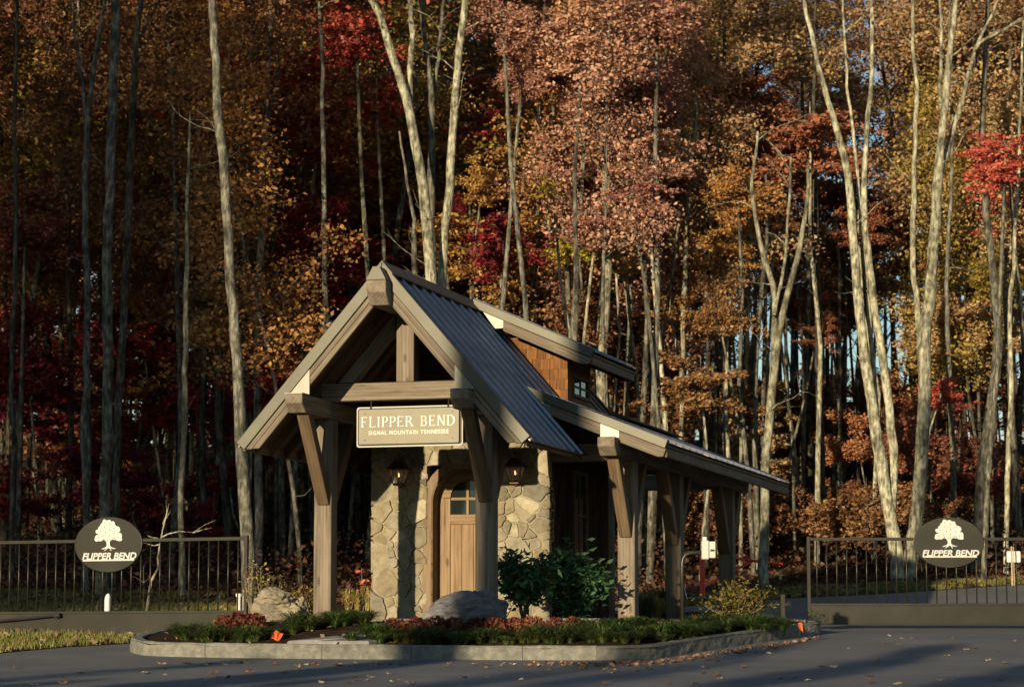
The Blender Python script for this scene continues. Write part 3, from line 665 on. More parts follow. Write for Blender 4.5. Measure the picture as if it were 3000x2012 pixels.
# ---- arched door
def arch(r, zs, n=14): return [(r, 0)] + [(r * math.cos(math.pi * k / n), zs + r * math.sin(math.pi * k / n)) for k in range(n + 1)] + [(-r, 0)]
ZS = 3.93 - ZB
def arch_ring(name, r0, r1, y0, y1, mat, parent, n=14, zs=ZS):
    a, b = arch(r0, zs, n), arch(r1, zs, n); k = len(a); m = MB()
    m.add([(DXc + x, y0, z) for x, z in a] + [(DXc + x, y0, z) for x, z in b] + [(DXc + x, y1, z) for x, z in a] + [(DXc + x, y1, z) for x, z in b],
          [(i, i + 1, k + i + 1, k + i) for i in range(k - 1)] + [(2 * k + i, 3 * k + i, 3 * k + i + 1, 2 * k + i + 1) for i in range(k - 1)] + [(i, 2 * k + i, 2 * k + i + 1, i + 1) for i in range(k - 1)] + [(k + i, k + i + 1, 3 * k + i + 1, 3 * k + i) for i in range(k - 1)])
    o = m.build(name, mat, parent, fix=True); return o
sur = arch_ring('door_surround', .515, .675, WALL - .055, WALL + .1, M['casing'], gh)
arch_ring('jamb', .498, .53, WALL - .075, WALL + .34, M['wood2'], sur)
DY = WALL + .24
m = MB(); a = arch(.50, ZS); m.prism([(DXc + x, z) for x, z in a], DY + .03, DY + .06); door = m.build('door', M['door'], gh, fix=True)
for s in (-1, 1): beam('stile', (DXc + s * .395, DY + .01, 0), (DXc + s * .395, DY + .01, 4.0 - ZB), .2, .05, M['door'], door, up=(0, -1, 0), bev=.006)
zg = 4.01 - ZB; n = 14
oa = [(.495 * math.cos(math.pi * k / n), ZS + .07 + (.425) * math.sin(math.pi * k / n)) for k in range(n + 1)]; ia = [(.29 * math.cos(math.pi * k / n), zg + .28 * math.sin(math.pi * k / n)) for k in range(n + 1)]
m = MB(); k = n + 1
m.add([(DXc + x, DY - .015, z) for x, z in oa] + [(DXc + x, DY - .015, z) for x, z in ia] + [(DXc + x, DY + .03, z) for x, z in oa] + [(DXc + x, DY + .03, z) for x, z in ia],
      [(i, i + 1, k + i + 1, k + i) for i in range(n)] + [(i, 2 * k + i, 2 * k + i + 1, i + 1) for i in range(n)] + [(k + i, k + i + 1, 3 * k + i + 1, 3 * k + i) for i in range(n)])
m.build('arch_head', M['door'], door, fix=True)
beam('rail', (DXc - .295, DY + .008, 3.65 - ZB), (DXc + .295, DY + .008, 3.65 - ZB), .05, .16, M['door'], door, bev=.006)
beam('rail', (DXc - .295, DY + .008, .12), (DXc + .295, DY + .008, .12), .05, .24, M['door'], door, bev=.006)
for i in range(3): beam('plank', (DXc - .2 + .2 * i, DY + .022, .24), (DXc - .2 + .2 * i, DY + .022, 3.57 - ZB), .194, .03, M['door'], door, up=(0, -1, 0), bev=.008)
m = MB(); pn = [(.285, 3.73 - ZB)] + [(.285 * math.cos(math.pi * k / n), zg + .275 * math.sin(math.pi * k / n)) for k in range(n + 1)] + [(-.285, 3.73 - ZB)]
m.prism([(DXc + x, z) for x, z in pn], DY + .018, DY + .026); m.build('pane', m_glass, door, fix=True)
beam('muntin', (DXc, DY + .006, 3.73 - ZB), (DXc, DY + .006, 4.285 - ZB), .045, .03, M['door'], door, up=(0, -1, 0), bev=.005)
beam('muntin', (DXc - .285, DY + .004, 3.985 - ZB), (DXc + .285, DY + .004, 3.985 - ZB), .03, .045, M['door'], door, bev=.005)
m = MB(); m.tube([(DXc + .4, DY - .02, 1.0), (DXc + .4, DY - .06, 1.02), (DXc + .4, DY - .06, 1.2), (DXc + .4, DY - .02, 1.22)], .012, 8); m.build('handle', M['black'], door, smooth=True)
# ---------------------------------------------------------------- hanging sign
def serif(ch):
    """letter as a list of convex / simple polygons, cap height 1"""
    st, th, sf = .125, .045, .07; P_ = []
    def box(a, b, c, d): P_.append([(a, c), (b, c), (b, d), (a, d)])
    def foot(x, z0): box(x - sf, x + st + sf, 0, .05) if z0 == 0 else box(x - sf, x + st + sf, .95, 1)
    def bowl(x, za, zb, w, t=.15, half=True):
        n = 10; zc = (za + zb) / 2; h = (zb - za) / 2; o = [(x + w * math.sin(math.pi * k / n), zc + h * math.cos(math.pi * k / n)) for k in range(n + 1)]
        i = [(x + (w - t) * math.sin(math.pi * k / n), zc + (h - th) * math.cos(math.pi * k / n)) for k in range(n + 1)]
        for k in range(n): P_.append([o[k], i[k], i[k + 1], o[k + 1]])
    if ch in 'FEL':
        foot(0, 0); foot(0, 1); box(0, st, 0, 1)
        if ch in 'FE': box(st, .56, 1 - th, 1); P_.append([(.50, 1 - th), (.56, 1 - th), (.57, .80)]); box(st, .42, .49, .49 + th); P_.append([(.40, .40), (.42, .40), (.42, .65), (.40, .65)])
        if ch in 'EL': box(st, .58, 0, th); P_.append([(.52, th), (.58, th), (.61, .24)])
        return P_, .66
    if ch == 'I': foot(0, 0); foot(0, 1); box(0, st, 0, 1); return P_, .28
    if ch == 'P': foot(0, 0); foot(0, 1); box(0, st, 0, 1); box(st, .3, 1 - th, 1); box(st, .3, .45, .45 + th); bowl(.3, .45, 1, .28); return P_, .62
    if ch == 'R': foot(0, 0); foot(0, 1); box(0, st, 0, 1); box(st, .3, 1 - th, 1); box(st, .3, .48, .48 + th); bowl(.3, .48, 1, .26); P_.append([(.27, .48), (.43, .48), (.70, .05), (.58, 0)]); box(.58, .76, 0, .05); return P_, .78
    if ch == 'B': foot(0, 0); foot(0, 1); box(0, st, 0, 1); box(st, .3, 1 - th, 1); box(st, .32, .50, .50 + th); box(st, .32, 0, th); bowl(.3, .5, 1, .25); bowl(.32, 0, .55, .29); return P_, .68
    if ch == 'D': foot(0, 0); foot(0, 1); box(0, st, 0, 1); box(st, .32, 1 - th, 1); box(st, .32, 0, th); bowl(.3, 0, 1, .47, .17); return P_, .82
    if ch == 'N': box(.02, .09, 0, 1); box(.62, .69, 0, 1); P_.append([(.0, 1), (.17, 1), (.69, 0), (.60, 0)]); box(-.06, .17, 0, .05); box(.54, .77, .95, 1); box(-.06, .1, .95, 1); return P_, .80
    return [], .42
def serif_text(txt, width, height, y):
    adv = []; tot = 0
    for c in txt: p, w = serif(c); adv.append((p, tot)); tot += w + .17
    tot -= .17; sx = width / tot; m = MB(); k = 0
    for p, off in adv:
        for poly in p:
            k += 1; m.prism([((x + off) * sx - width / 2, z * height) for x, z in poly], y - .008 - (k % 7) * .0006, y)
    return m
def text_mesh(txt, size, shear=0, bold=0, ext=.004, space=1.0):
    cu = bpy.data.curves.new('lettering', 'FONT'); cu.body = txt; cu.size = size; cu.shear = shear; cu.offset = bold; cu.extrude = ext; cu.align_x = 'CENTER'; cu.space_character = space; cu.resolution_u = 3
    o = bpy.data.objects.new('tmp', cu); col.objects.link(o); dg = bpy.context.evaluated_depsgraph_get(); me = bpy.data.meshes.new_from_object(o.evaluated_get(dg)); bpy.data.objects.remove(o); bpy.data.curves.remove(cu)
    me.materials.clear(); return me
def put_text(me, name, mat, parent, width, x, y, z, height=None):
    xs = [v.co.x for v in me.vertices]; ys = [v.co.y for v in me.vertices]; w = max(xs) - min(xs); cx = (max(xs) + min(xs)) / 2; s = width / w; sy = height / (max(ys) - min(ys)) if height else s; y0 = min(ys)
    for v in me.vertices: v.co = Vector(((v.co.x - cx) * s, -v.co.z, (v.co.y - y0) * sy))
    o = bpy.data.objects.new(name, me); col.objects.link(o); setmat(o, mat); o.parent = parent; o.location = (x, y, z); return o
def rrect(w, h, r, n=4):
    out = []
    for cx, cz, a0 in ((w / 2 - r, h / 2 - r, 0), (-w / 2 + r, h / 2 - r, 90), (-w / 2 + r, -h / 2 + r, 180), (w / 2 - r, -h / 2 + r, 270)):
        for k in range(n + 1): a = R(a0 + 90 * k / n); out.append((cx + r * math.cos(a), cz + r * math.sin(a)))
    return out
SGX, SGZ = -1.075, 4.912
sg = empty('hanging_sign', bw(SGX, .06, SGZ), -PHI); tag(sg, 'khaki name board with pale lettering hanging under the gatehouse gable', 'sign')
m = MB(); m.prism(rrect(1.70, .615, .04), 0, .02); m.build('backing_plate', M['signback'], sg, fix=True)
m = MB(); m.prism(rrect(1.665, .575, .035), -.004, -.001); m.build('shadow_gap', M['black'], sg, fix=True)
m = MB(); m.prism(rrect(1.60, .53, .02), -.045, -.032); pf = m.build('face_panel', M['signface'], sg, fix=True)
m = MB(); m.box(-.75, .75, -.032, -.004, -.2, .2); m.build('spacer', M['black'], sg)
o = serif_text('FLIPPER BEND', 1.50, .155, -.045).build('lettering', M['letter'], sg, (0, 0, -.005), fix=True)
put_text(text_mesh('SIGNAL MOUNTAIN TENNESSEE', .1, bold=.001, space=1.15), 'lettering', M['letter'], sg, 1.28, .0, -.047, -.125, .062)
for x, z in ((-.70, .2), (.70, .2), (-.70, -.2), (.70, -.2)):
    m = MB(); m.tube([(x, -.052, z), (x, -.044, z)], .009, 8); m.build('screw', M['black'], sg)
for x in (-.62, .62):
    m = MB(); m.tube([(x, .01, .25), (x, .01, .43)], .012, 8).tube([(x, -.006, .22), (x, -.006, .305)], .016, 8); m.build('hanger', M['black'], sg)
# ---------------------------------------------------------------- gas lanterns
m_flame, fn, fl, fp = newmat('gas_flame'); fp.inputs['Base Color'].default_value = (1, .5, .2, 1); fp.inputs['Emission Color'].default_value = (1, .42, .12, 1); fp.inputs['Emission Strength'].default_value = 3
m_lg, lgn, lgl, lgp = newmat('lantern_glass'); lgp.inputs['Base Color'].default_value = (.9, .9, .9, 1); lgp.inputs['Roughness'].default_value = .03; lgp.inputs['Alpha'].default_value = .16
def lantern(X, lab):
    t = empty('wall_lantern', bw(X, 2.86, 4.20), -PHI); tag(t, lab, 'lantern', 'gas lanterns flanking the door')
    def ringf(w, z): return [(-w, -w, z), (w, -w, z), (w, w, z), (-w, w, z)]
    m = MB(); lo_, hi_ = .075, .14
    for a, b in zip(ringf(lo_, .02), ringf(hi_, .26)): m.tube([a, b], .008, 5)
    for w, z in ((lo_, .02), (hi_, .26)):
        r4 = ringf(w, z)
        for k in range(4): m.tube([r4[k], r4[(k + 1) % 4]], .009, 5)
    m.box(-.075, .075, -.075, .075, -.01, .02); m.build('cage', M['copper'], t)
    m = MB(); m.add(ringf(.15, .262) + ringf(.055, .41), [(0, 1, 5, 4), (1, 2, 6, 5), (2, 3, 7, 6), (3, 0, 4, 7), (0, 3, 2, 1)]); m.box(-.055, .055, -.055, .055, .41, .45); m.tube([(0, 0, .45), (0, 0, .52)], [.03, .012], 8); m.build('cap', M['copper'], t)
    m = MB(); a, b = ringf(lo_, .03), ringf(hi_ - .003, .255); m.add(a + b, [(k, (k + 1) % 4, 4 + (k + 1) % 4, 4 + k) for k in range(4)]); m.build('glass', m_lg, t)
    m = MB(); m.tube([(0, 0, .02), (0, 0, .13)], .01, 6); m.build('burner', M['copper'], t)
    m = MB(); m.tube([(0, 0, .13), (.004, 0, .15), (0, 0, .175), (-.004, 0, .205)], [.005, .013, .010, .002], 8); m.build('flame', m_flame, t, smooth=True)
    m = MB(); m.tube([(0, .03, -.02), (0, .13, -.03), (0, .2, .05)], .012, 6).tube([(0, .03, .43), (0, .12, .47), (0, .2, .40)], .01, 6).box(-.05, .05, .175, .19, -.05, .44); m.build('bracket', M['copper'], t)
lantern(XC - 1.03, 'copper gas lantern on the stone pier nearer the stacked boulders'); lantern(XC + .95, 'copper gas lantern on the stone wall above the evergreen shrubs')
# ---------------------------------------------------------------- driveway gates with oval emblems
EMB = [(790,610),(775,575),(740,552),(705,552),(690,572),(655,578),(625,568),(588,582),(552,572),(530,540),(545,512),(550,482),(580,460),(625,452),(600,440),(570,432),(552,400),(556,375),(585,362),(605,365),(612,320),(640,300),(655,285),(660,255),(692,240),(700,205),(725,175),(765,185),(790,210),(800,195),(840,185),(875,205),(882,222),(920,212),(950,232),(958,270),(985,305),(1030,312),(1060,335),(1073,375),(1065,405),(1040,415),(1045,430),(1080,430),(1105,455),(1112,495),(1105,525),(1118,548),(1100,575),(1060,580),(1030,572),(995,565),(980,548),(950,560),(935,545),(900,552),(870,565),(858,600),
 (860,640),(875,675),(920,695),(985,708),(970,718),(930,708),(950,728),(925,718),(880,700),(895,755),(880,752),(862,715),(835,700),(810,712),(780,735),(735,757),(745,742),(790,712),(750,715),(700,728),(715,715),(680,722),(690,712),(740,695),(780,680),(795,650)]
def make_gate(loc, rz, Lg, sign_x, lab, post_at):
    t = empty('driveway_gate', loc, rz); tag(t, lab, 'gate', 'driveway gates')
    Hh = 1.53; PT = .1755
    m = MB(); m.box(0, .06, -.03, .03, -.02, Hh + .02, .004).box(Lg - .06, Lg, -.03, .03, -.02, Hh + .02, .004).box(.06, Lg - .06, -.028, .028, Hh - .055, Hh, .004).box(.06, Lg - .06, -.028, .028, .335, .375, .004).box(.06, Lg - .06, -.028, .028, 0, .03, .004)
    m.build('gate_frame', M['gate'], t)
    # kick panel with a slightly oil-canned face
    nx = int(Lg / .25); vs = []; rr = random.Random(int(Lg * 7)); 
    for i in range(nx + 1):
        for j in range(4): vs.append((.06 + (Lg - .12) * i / nx, -.012 + (rr.uniform(-.004, .004) if 0 < j < 3 else 0), .03 + .305 * j / 3))
    fs = [(i * 4 + j, (i + 1) * 4 + j, (i + 1) * 4 + j + 1, i * 4 + j + 1) for i in range(nx) for j in range(3)]
    m = MB(); m.add(vs, fs); m.add([(x, .012, z) for x, y, z in vs], [f[::-1] for f in fs]); m.build('kick_panel', M['gate'], t, smooth=True)
    p0 = None; x = PT if post_at == 'right' else Lg - PT
    while .1 < x < Lg - .1:
        if p0 is None: m = MB(); m.tube([(0, 0, .36), (0, 0, Hh - .05)], .0115, 8); p0 = m.build('picket', M['gate'], t, (x, 0, 0), smooth=True)
        else: o = p0.copy(); col.objects.link(o); o.parent = t; o.location = (x, 0, 0)
        x += PT if post_at == 'right' else -PT
    # oval board
    a, b = .623, .445; n = 48; el = lambda s, y: [(sign_x + a * s * math.cos(2 * math.pi * k / n), y, 1.44 + b * s * math.sin(2 * math.pi * k / n)) for k in range(n)]
    m = MB(); m.add(el(1, -.03) + el(1, -.056) + el(.985, -.06), [(k, n + k, n + (k + 1) % n, (k + 1) % n) for k in range(n)] + [(n + k, 2 * n + k, 2 * n + (k + 1) % n, n + (k + 1) % n) for k in range(n)] + [tuple(range(2 * n, 3 * n)), tuple(range(n))[::-1]])
    ov = m.build('oval_board', M['gate'], t, fix=True)
    sc = .000883; em = [((x - 817) * sc, (637 - z) * sc) for x, z in EMB]
    m = MB(); m.prism(em, -.072, -.062); m.build('tree_emblem', M['emblem'], ov, (sign_x, 0, 1.44), fix=True)
    dots = MB(); rd = random.Random(2)
    for x, z in ((742,240),(850,268),(740,325),(942,345),(655,390),(852,375),(765,412),(958,425),(710,480),(845,475),(618,510),(1030,505),(730,532),(905,528),(940,518),(965,528),(808,560),(852,548)):
        cx, cz = (x - 817) * sc, (637 - z) * sc; dots.prism([(cx - .006, cz - .01), (cx + .006, cz - .008), (cx + .009, cz + .01), (cx - .004, cz + .006)], -.0735, -.0722)
    dots.build('emblem_cutouts', M['gate'], ov, (sign_x, 0, 1.44), fix=True)
    put_text(text_mesh('FLIPPER BEND', .2, shear=.22, bold=.006, ext=.004, space=1.0), 'lettering', M['emblem'], ov, 1.0, sign_x + .03, -.066, 1.44 + (637 - 908) * sc, .108)
    m = MB(); m.prism([((295 - 817) * sc, (637 - 936) * sc), ((1368 - 817) * sc, (637 - 936) * sc), ((1372 - 817) * sc, (637 - 906) * sc), ((297 - 817) * sc, (637 - 906) * sc)], -.0705, -.061); m.build('underline_bar', M['emblem'], ov, (sign_x, 0, 1.44), fix=True)
    xp = Lg + .02 if post_at == 'right' else -.17
    m = MB(); m.box(xp, xp + .15, -.075, .075, -.5, 1.75, .01); m.build('hinge_post', M['gate'], t)
    return t
fe = at(724, 1860, 41.0); Lg = 6.1; a31 = R(22)
lo_ = Vector((fe.x - Lg * math.cos(a31), fe.y + Lg * math.sin(a31), 1.775))
gl_ = make_gate(lo_, -a31, Lg, Lg - 2.505, 'bronze picket gate with oval emblem over grass, black opener arm on its panel', 'left')
m = MB(); m.tube([(.35, -.11, .12), (Lg - 3.42, -.10, .31)], .022, 8).tube([(Lg - 3.46, -.10, .30), (Lg - 3.36, -.09, .315)], .038, 8).tube([(.8, -.11, .16), (1.3, -.105, .2)], .034, 8).box(Lg - 3.42, Lg - 3.38, -.1, 0, .28, .34); m.build('opener_arm', M['black'], gl_)
fr = at(2366, 1829, 46.0)
make_gate(Vector((fr.x, fr.y, 1.965)), R(-1.2), 6.4, 2.50, 'bronze picket gate with sunlit oval emblem hanging across the right-hand lane', 'right')
# ---------------------------------------------------------------- rocks
m_rock = noisy('weathered_boulder', [(.22, (.07, .065, .06)), (.42, (.20, .175, .13)), (.62, (.33, .28, .20)), (.8, (.46, .42, .34))], 2.6, .92, 10, bump=.9, bscale=7, rand=.12, spec=.1, ndist=.6)
m_rock2 = noisy('grey_boulder', [(.22, (.055, .055, .058)), (.45, (.12, .12, .125)), (.65, (.20, .20, .205)), (.82, (.34, .33, .32))], 3.0, .9, 10, bump=.9, bscale=7, stretch=(1, 1, 2.2), rand=.1, spec=.15, ndist=.8)
m_rock3 = noisy('pale_boulder', [(.25, (.40, .37, .29)), (.55, (.56, .52, .42)), (.8, (.66, .62, .52))], 2.6, .9, 10, bump=.7, bscale=7, spec=.1)
from mathutils import noise as mnoise
def boulder(name, loc, dims, mat, seed, lab, cat='boulder', shape=None, rot=0, chop=5, group=None):
    bm = bmesh.new(); bmesh.ops.create_icosphere(bm, subdivisions=5, radius=1); rr = random.Random(seed); off = Vector((seed * 3.1, seed * 1.7, seed))
    planes = []
    for k in range(chop):
        d = Vector((rr.gauss(0, 1), rr.gauss(0, 1), rr.gauss(.3, .8))).normalized(); planes.append((d, rr.uniform(.62, .85)))
    for v in bm.verts:
        p = v.co.copy()
        for d, h in planes:
            e = p.dot(d) - h
            if e > 0: p -= d * e * .9
        p += v.co * (mnoise.noise(p * 1.4 + off) * .18 + mnoise.noise(p * 3.2 + off) * .12 - abs(mnoise.noise(p * 4 + off)) * .20 + mnoise.noise(p * 9 + off) * .06 + mnoise.noise(p * 20 + off) * .03)
        if shape: p = shape(p)
        v.co = Vector((p.x * dims[0], p.y * dims[1], p.z * dims[2]))
    zmin = min(v.co.z for v in bm.verts)
    m = MB(); m.bm(bm); o = m.build(name, mat, loc=loc, smooth=True); o.rotation_euler.z = rot; tag(o, lab, cat, group); return o
c = pg(815, 1822, bed); D_ = c.y + .35
boulder('boulder', at(812, 1794, D_), (.42, .34, .22), m_rock, 3, 'pale tan boulder at the foot of the stacked pair in the bed')
boulder('boulder', at(872, 1783, D_ + .1), (.18, .22, .21), m_rock, 9, 'smaller broken tan boulder wedged between stacked boulders and the left front post', chop=7)
boulder('boulder', at(797, 1758, D_ + .02), (.36, .34, .20), m_rock, 12, 'mossy tan boulder lying on top of another in the bed behind the mums', shape=lambda p: Vector((p.x, p.y, p.z + .16 * p.x)))
c = pg(1350, 1822, bed); D_ = 38.55
boulder('boulder', at(1352, 1790, D_), (.70, .36, .33), m_rock2, 5, 'long grey wedge boulder lying in front of the arched door', shape=lambda p: Vector((p.x, p.y, p.z * (.62 + .42 * sstep(-1, .75, p.x)) + .10 * p.x)), chop=3)
boulder('boulder', pg(1902, 1776) + Vector((0, .2, .11)), (.26, .3, .17), m_rock3, 14, 'pale cream boulder on the verge seen between the canopy posts')
boulder('boulder', pg(1945, 1776) + Vector((.06, .3, .08)), (.2, .28, .12), m_rock3, 17, 'low flat-topped cream stone beside the pale boulder on the far verge')
for k, xx in enumerate((2022, 2058, 2092)):
    o = boulder('wall_stone', pg(xx, 1762) + Vector((0, .1, .05)), (.16, .2, .075), m_rock3, 30 + k, 'low pale edging stone along the verge near the red barrier post', 'stone', group='edging stones on the far verge', chop=6)
# ---------------------------------------------------------------- red pipe barrier
b0 = pg(2058, 1760)
t = empty('pipe_barrier', b0); tag(t, 'red painted pipe barrier with diagonal brace standing open on the far verge', 'barrier')
top = at(2058, 1617, b0.y) - b0
m = MB(); m.tube([(0, 0, -.2), (0, 0, top.z)], .062, 14).tube([(0, 0, top.z), (0, 0, top.z + .01)], .05, 14); m.build('post', M['redpipe'], t, smooth=False)
ae = at(2287, 1653, 64.0) - b0; as_ = Vector((.02, .03, (at(2058, 1620, b0.y) - b0).z))
m = MB(); m.tube([as_, ae], .035, 10); m.build('arm', M['redpipe'], t)
m = MB(); m.tube([ae - Vector((.02, 0, 0)), ae + Vector((.03, .05, .0))], [.05, .045], 10); m.build('end_cap', M['redpipe'], t)
be = as_ + (ae - as_) * .62; m = MB(); m.tube([(0, .03, (at(2067, 1720, b0.y) - b0).z), be], .032, 10); m.build('brace', M['redpipe'], t)
sk = pg(2286, 1700)
m = MB(); m.box(-.035, .035, -.02, .02, -.15, .24); o = m.build('survey_stake', M['cream'], loc=sk); tag(o, 'short wooden stake under the tip of the red barrier arm', 'stake')
# ---------------------------------------------------------------- keypad on a gooseneck
k0 = pg(2000, 1843, bed); t = empty('entry_keypad', k0); tag(t, 'grey entry keypad box on a bent gooseneck pole by the canopy', 'keypad')
kt = at(2001, 1618, k0.y).z - k0.z; bxw = (at(2060, 1618, k0.y).x - k0.x)
m = MB(); m.tube([(0, 0, -.1), (0, 0, kt - .16), (.015, 0, kt - .09), (.05, 0, kt - .035), (.11, 0, kt - .006), (.17, 0, kt), (bxw + .03, 0, kt)], .033, 12); m.build('gooseneck', M['gate'], t, smooth=True)
bc = at(2076, 1609, k0.y) - k0
m = MB(); m.box(bc.x - .11, bc.x + .0, -.1, .12, bc.z - .15, bc.z + .135, .012); m.build('housing', M['box'], t)
m = MB(); m.box(bc.x + .004, bc.x + .10, -.085, .11, bc.z - .13, bc.z + .12, .01); m.build('front_cover', M['box'], t)
m = MB(); m.box(bc.x + .02, bc.x + .08, -.092, -.084, bc.z - .03, bc.z + .0); m.build('latch', M['black'], t)
m = MB(); m.box(bc.x - .09, bc.x - .0305, -.03, .05, bc.z + .135, bc.z + .19, .006); m.build('antenna_hood', M['white'], t)
# ---------------------------------------------------------------- low light post, flags, pipes, stakes
l0 = pg(2294, 1839, bed); t = empty('light_post', l0); tag(t, 'short square bronze post with black lamp head near the kerb end', 'post')
hh = at(2294, 1740, l0.y).z - l0.z
m = MB(); m.box(-.034, .034, -.034, .034, -.1, hh, .004); m.build('post', M['gate'], t)
m = MB(); m.tube([(.03, 0, hh - .16), (.075, 0, hh - .165), (.12, -.01, hh - .15)], [.04, .042, .06], 10); m.build('lamp_head', M['black'], t)
def flag(px_, py_, w, h, lab, lean, turn):
    b = pg(px_, py_, bed); t = empty('marker_flag', b, turn); tag(t, lab, 'flag', 'orange utility marker flags')
    m = MB(); m.tube([(0, 0, -.05), (lean * .2, 0, h + .02)], .003, 5); m.build('wire', M['black'], t)
    m = MB(); n = 6; rr = random.Random(int(px_)); vs = []
    for i in range(n + 1):
        for j in range(3): vs.append((lean * .2 * (.4 + .3 * j) + w * i / n, .02 * math.sin(i * 1.3 + j) + rr.uniform(-.006, .006), h - .11 + .055 * j - .03 * i / n + .012 * math.sin(i)))
    fs = [(i * 3 + j, (i + 1) * 3 + j, (i + 1) * 3 + j + 1, i * 3 + j + 1) for i in range(n) for j in range(2)]
    m.add(vs, fs); m.add([(x, y + .002, z) for x, y, z in vs], [f[::-1] for f in fs]); m.build('flag', M['orange'], t)
    if px_ < 1000:
        m = MB(); m.box(w * .45, w * .55, -.034, -.032, h - .095, h - .02); m.build('print_mark', M['black'], t)
flag(783, 1878, .13, .15, 'crumpled orange marker flag at the edge of the stone walk', .5, .1)
flag(1896, 1852, .10, .17, 'orange marker flag folded flat among grass clumps before the canopy', 0, 1.35)
flag(2036, 1840, .12, .18, 'orange marker flag edge-on beside the keypad pole', .1, 1.2)
flag(2343, 1852, .12, .15, 'orange marker flag at the kerb end past the light post', 0, .95)
p = pg(315, 1800); m = MB(); m.tube([(0, 0, -.5), (.0, 0, .22), (.004, 0, .27), (.01, 0, .31), (.015, 0, .325)], [.056, .056, .05, .03, .01], 12)
o = m.build('pipe_stub', M['white'], loc=Vector((p.x, 45.2, g(p.x, 45.2))) + Vector((0, 0, .16)), smooth=True); o.location = at(315, 1793, 45.2); tag(o, 'white rounded pipe stub with cable coiled round it behind the gate', 'pipe')
m = MB(); rr = random.Random(8)
for k in range(4):
    r_ = rr.uniform(.10, .19); cx, cz = rr.uniform(-.03, .05), rr.uniform(.02, .12); m.tube([(cx + r_ * math.cos(q), .07 + .03 * math.sin(q * 2 + k), cz + r_ * math.sin(q) * 1.1) for q in np.linspace(0, 6.2, 20)], .006, 5)
o = m.build('cable_coil', M['black'], loc=at(315, 1793, 45.2)); tag(o, 'loose black cable coil hung round the white pipe stub', 'cable')
def double_pipe(x, y0, y1, D):
    b = at(x, y1, D); b.z = g(b.x, b.y); h = at(x, y0, D).z - b.z; t = empty('vent_pipe', b); tag(t, 'twin white plastic risers with a capped tee beside the gate end', 'pipe')
    m = MB(); m.tube([(-.035, 0, -.1), (-.035, 0, h - .03)], .034, 12).tube([(-.035, 0, h - .05), (-.035, 0, h)], .052, 12); m.build('riser', M['white'], t)
    m = MB(); m.tube([(.055, .01, -.1), (.055, .01, h - .04)], .022, 10).tube([(.04, .01, h - .04), (.13, .01, h - .04)], .026, 10); m.build('riser', M['white'], t)
double_pipe(705, 1738, 1800, 44.5)
p = pg(641, 1768); m = MB(); m.box(-.02, .02, -.01, .01, -.1, .2); o = m.build('survey_stake', M['blue'], loc=p); tag(o, 'tiny blue painted stake in the verge behind the gate pickets', 'stake')
p = pg(2018, 1768); m = MB(); m.tube([(0, 0, -.05), (-.10, .0, .38)], .008, 6); o = m.build('marker_rod', M['white'], loc=p); tag(o, 'thin leaning white rod beside the red barrier post', 'rod')
p = pg(2965, 1716); t = empty('stake_sign', p); tag(t, 'blank white sign board on two wooden stakes on the far verge', 'sign')
hs_ = at(2965, 1600, p.y).z - p.z; zb = at(2965, 1646, p.y).z - p.z; zt = at(2965, 1614, p.y).z - p.z
m = MB(); m.box(-.017, .017, -.03, -.012, -.1, hs_); m.build('stake', M['cream'], t)
m = MB(); m.box(.04, .058, -.03, -.012, -.1, hs_ - .01); m.build('stake', M['cream'], t)
m = MB(); m.prism([(x + .05, z + (zb + zt) / 2) for x, z in rrect(.32, zt - zb, .025)], -.008, 0); m.build('board', M['white'], t, fix=True)
# notice fixed to a trunk
q = at(2620, 1578, 62.9); t = empty('trunk_notice', q); t.rotation_euler = (0, R(8), 0); tag(t, 'narrow white notice tilted on the forked pale trunk by the lane', 'notice')
m = MB(); m.box(-.07, .07, -.012, 0, -.19, .19, .003); m.build('notice_board', M['white'], t)
m = MB()
m.box(-.03, .03, -.0145, -.0125, .07, .11); m.box(-.045, .045, -.0145, -.0125, .135, .15)
for k in range(3): m.box(-.045, .045 - .015 * k, -.0145, -.0125, -.03 - .035 * k, -.018 - .035 * k)
m.build('printed_marks', M['black'], t)
# ---------------------------------------------------------------- foliage builders
rng = np.random.default_rng(5)
def leaf_quads(C, size, droop=.25, rng=rng, aspect=.62, fold=True):
    """one small bent leaf (two quads' worth of outline) at every centre"""
    n = len(C); u = rng.normal(size=(n, 3)); u[:, 2] = u[:, 2] * .6 - droop; u /= np.linalg.norm(u, axis=1)[:, None]
    w = rng.normal(size=(n, 3)); v = np.cross(u, w); v /= np.linalg.norm(v, axis=1)[:, None] + 1e-9; nn = np.cross(u, v)
    s = (size * (.45 + 1.15 * rng.random(n) ** 1.3))[:, None]
    a = C - u * s * .5; b = C + u * s * .5; k = C + u * s * .05
    l = k + v * s * aspect * .5 + nn * s * .13; r = k - v * s * aspect * .5 + nn * s * .13
    V = np.stack([a, l, b, r], 1).reshape(-1, 3); F = np.arange(4 * n).reshape(-1, 4)
    return V, F
def mesh_only(name, V, F): return npmesh(name, V, F, None)
def link(name, me, mat, parent=None, loc=None, scale=None, rot=None):
    o = bpy.data.objects.new(name, me); col.objects.link(o); setmat(o, mat)
    if parent: o.parent = parent
    if loc is not None: o.location = loc
    if scale is not None: o.scale = scale
    if rot is not None: o.rotation_euler = rot
    return o
def wander(p, d, L_, n, r, amp, up=0):
    pts = [Vector(p)]; d = Vector(d).normalized()
    for i in range(n):
        d = (d + Vector((r.gauss(0, amp), r.gauss(0, amp), r.gauss(0, amp) + up))).normalized(); pts.append(pts[-1] + d * L_ / n)
    return pts
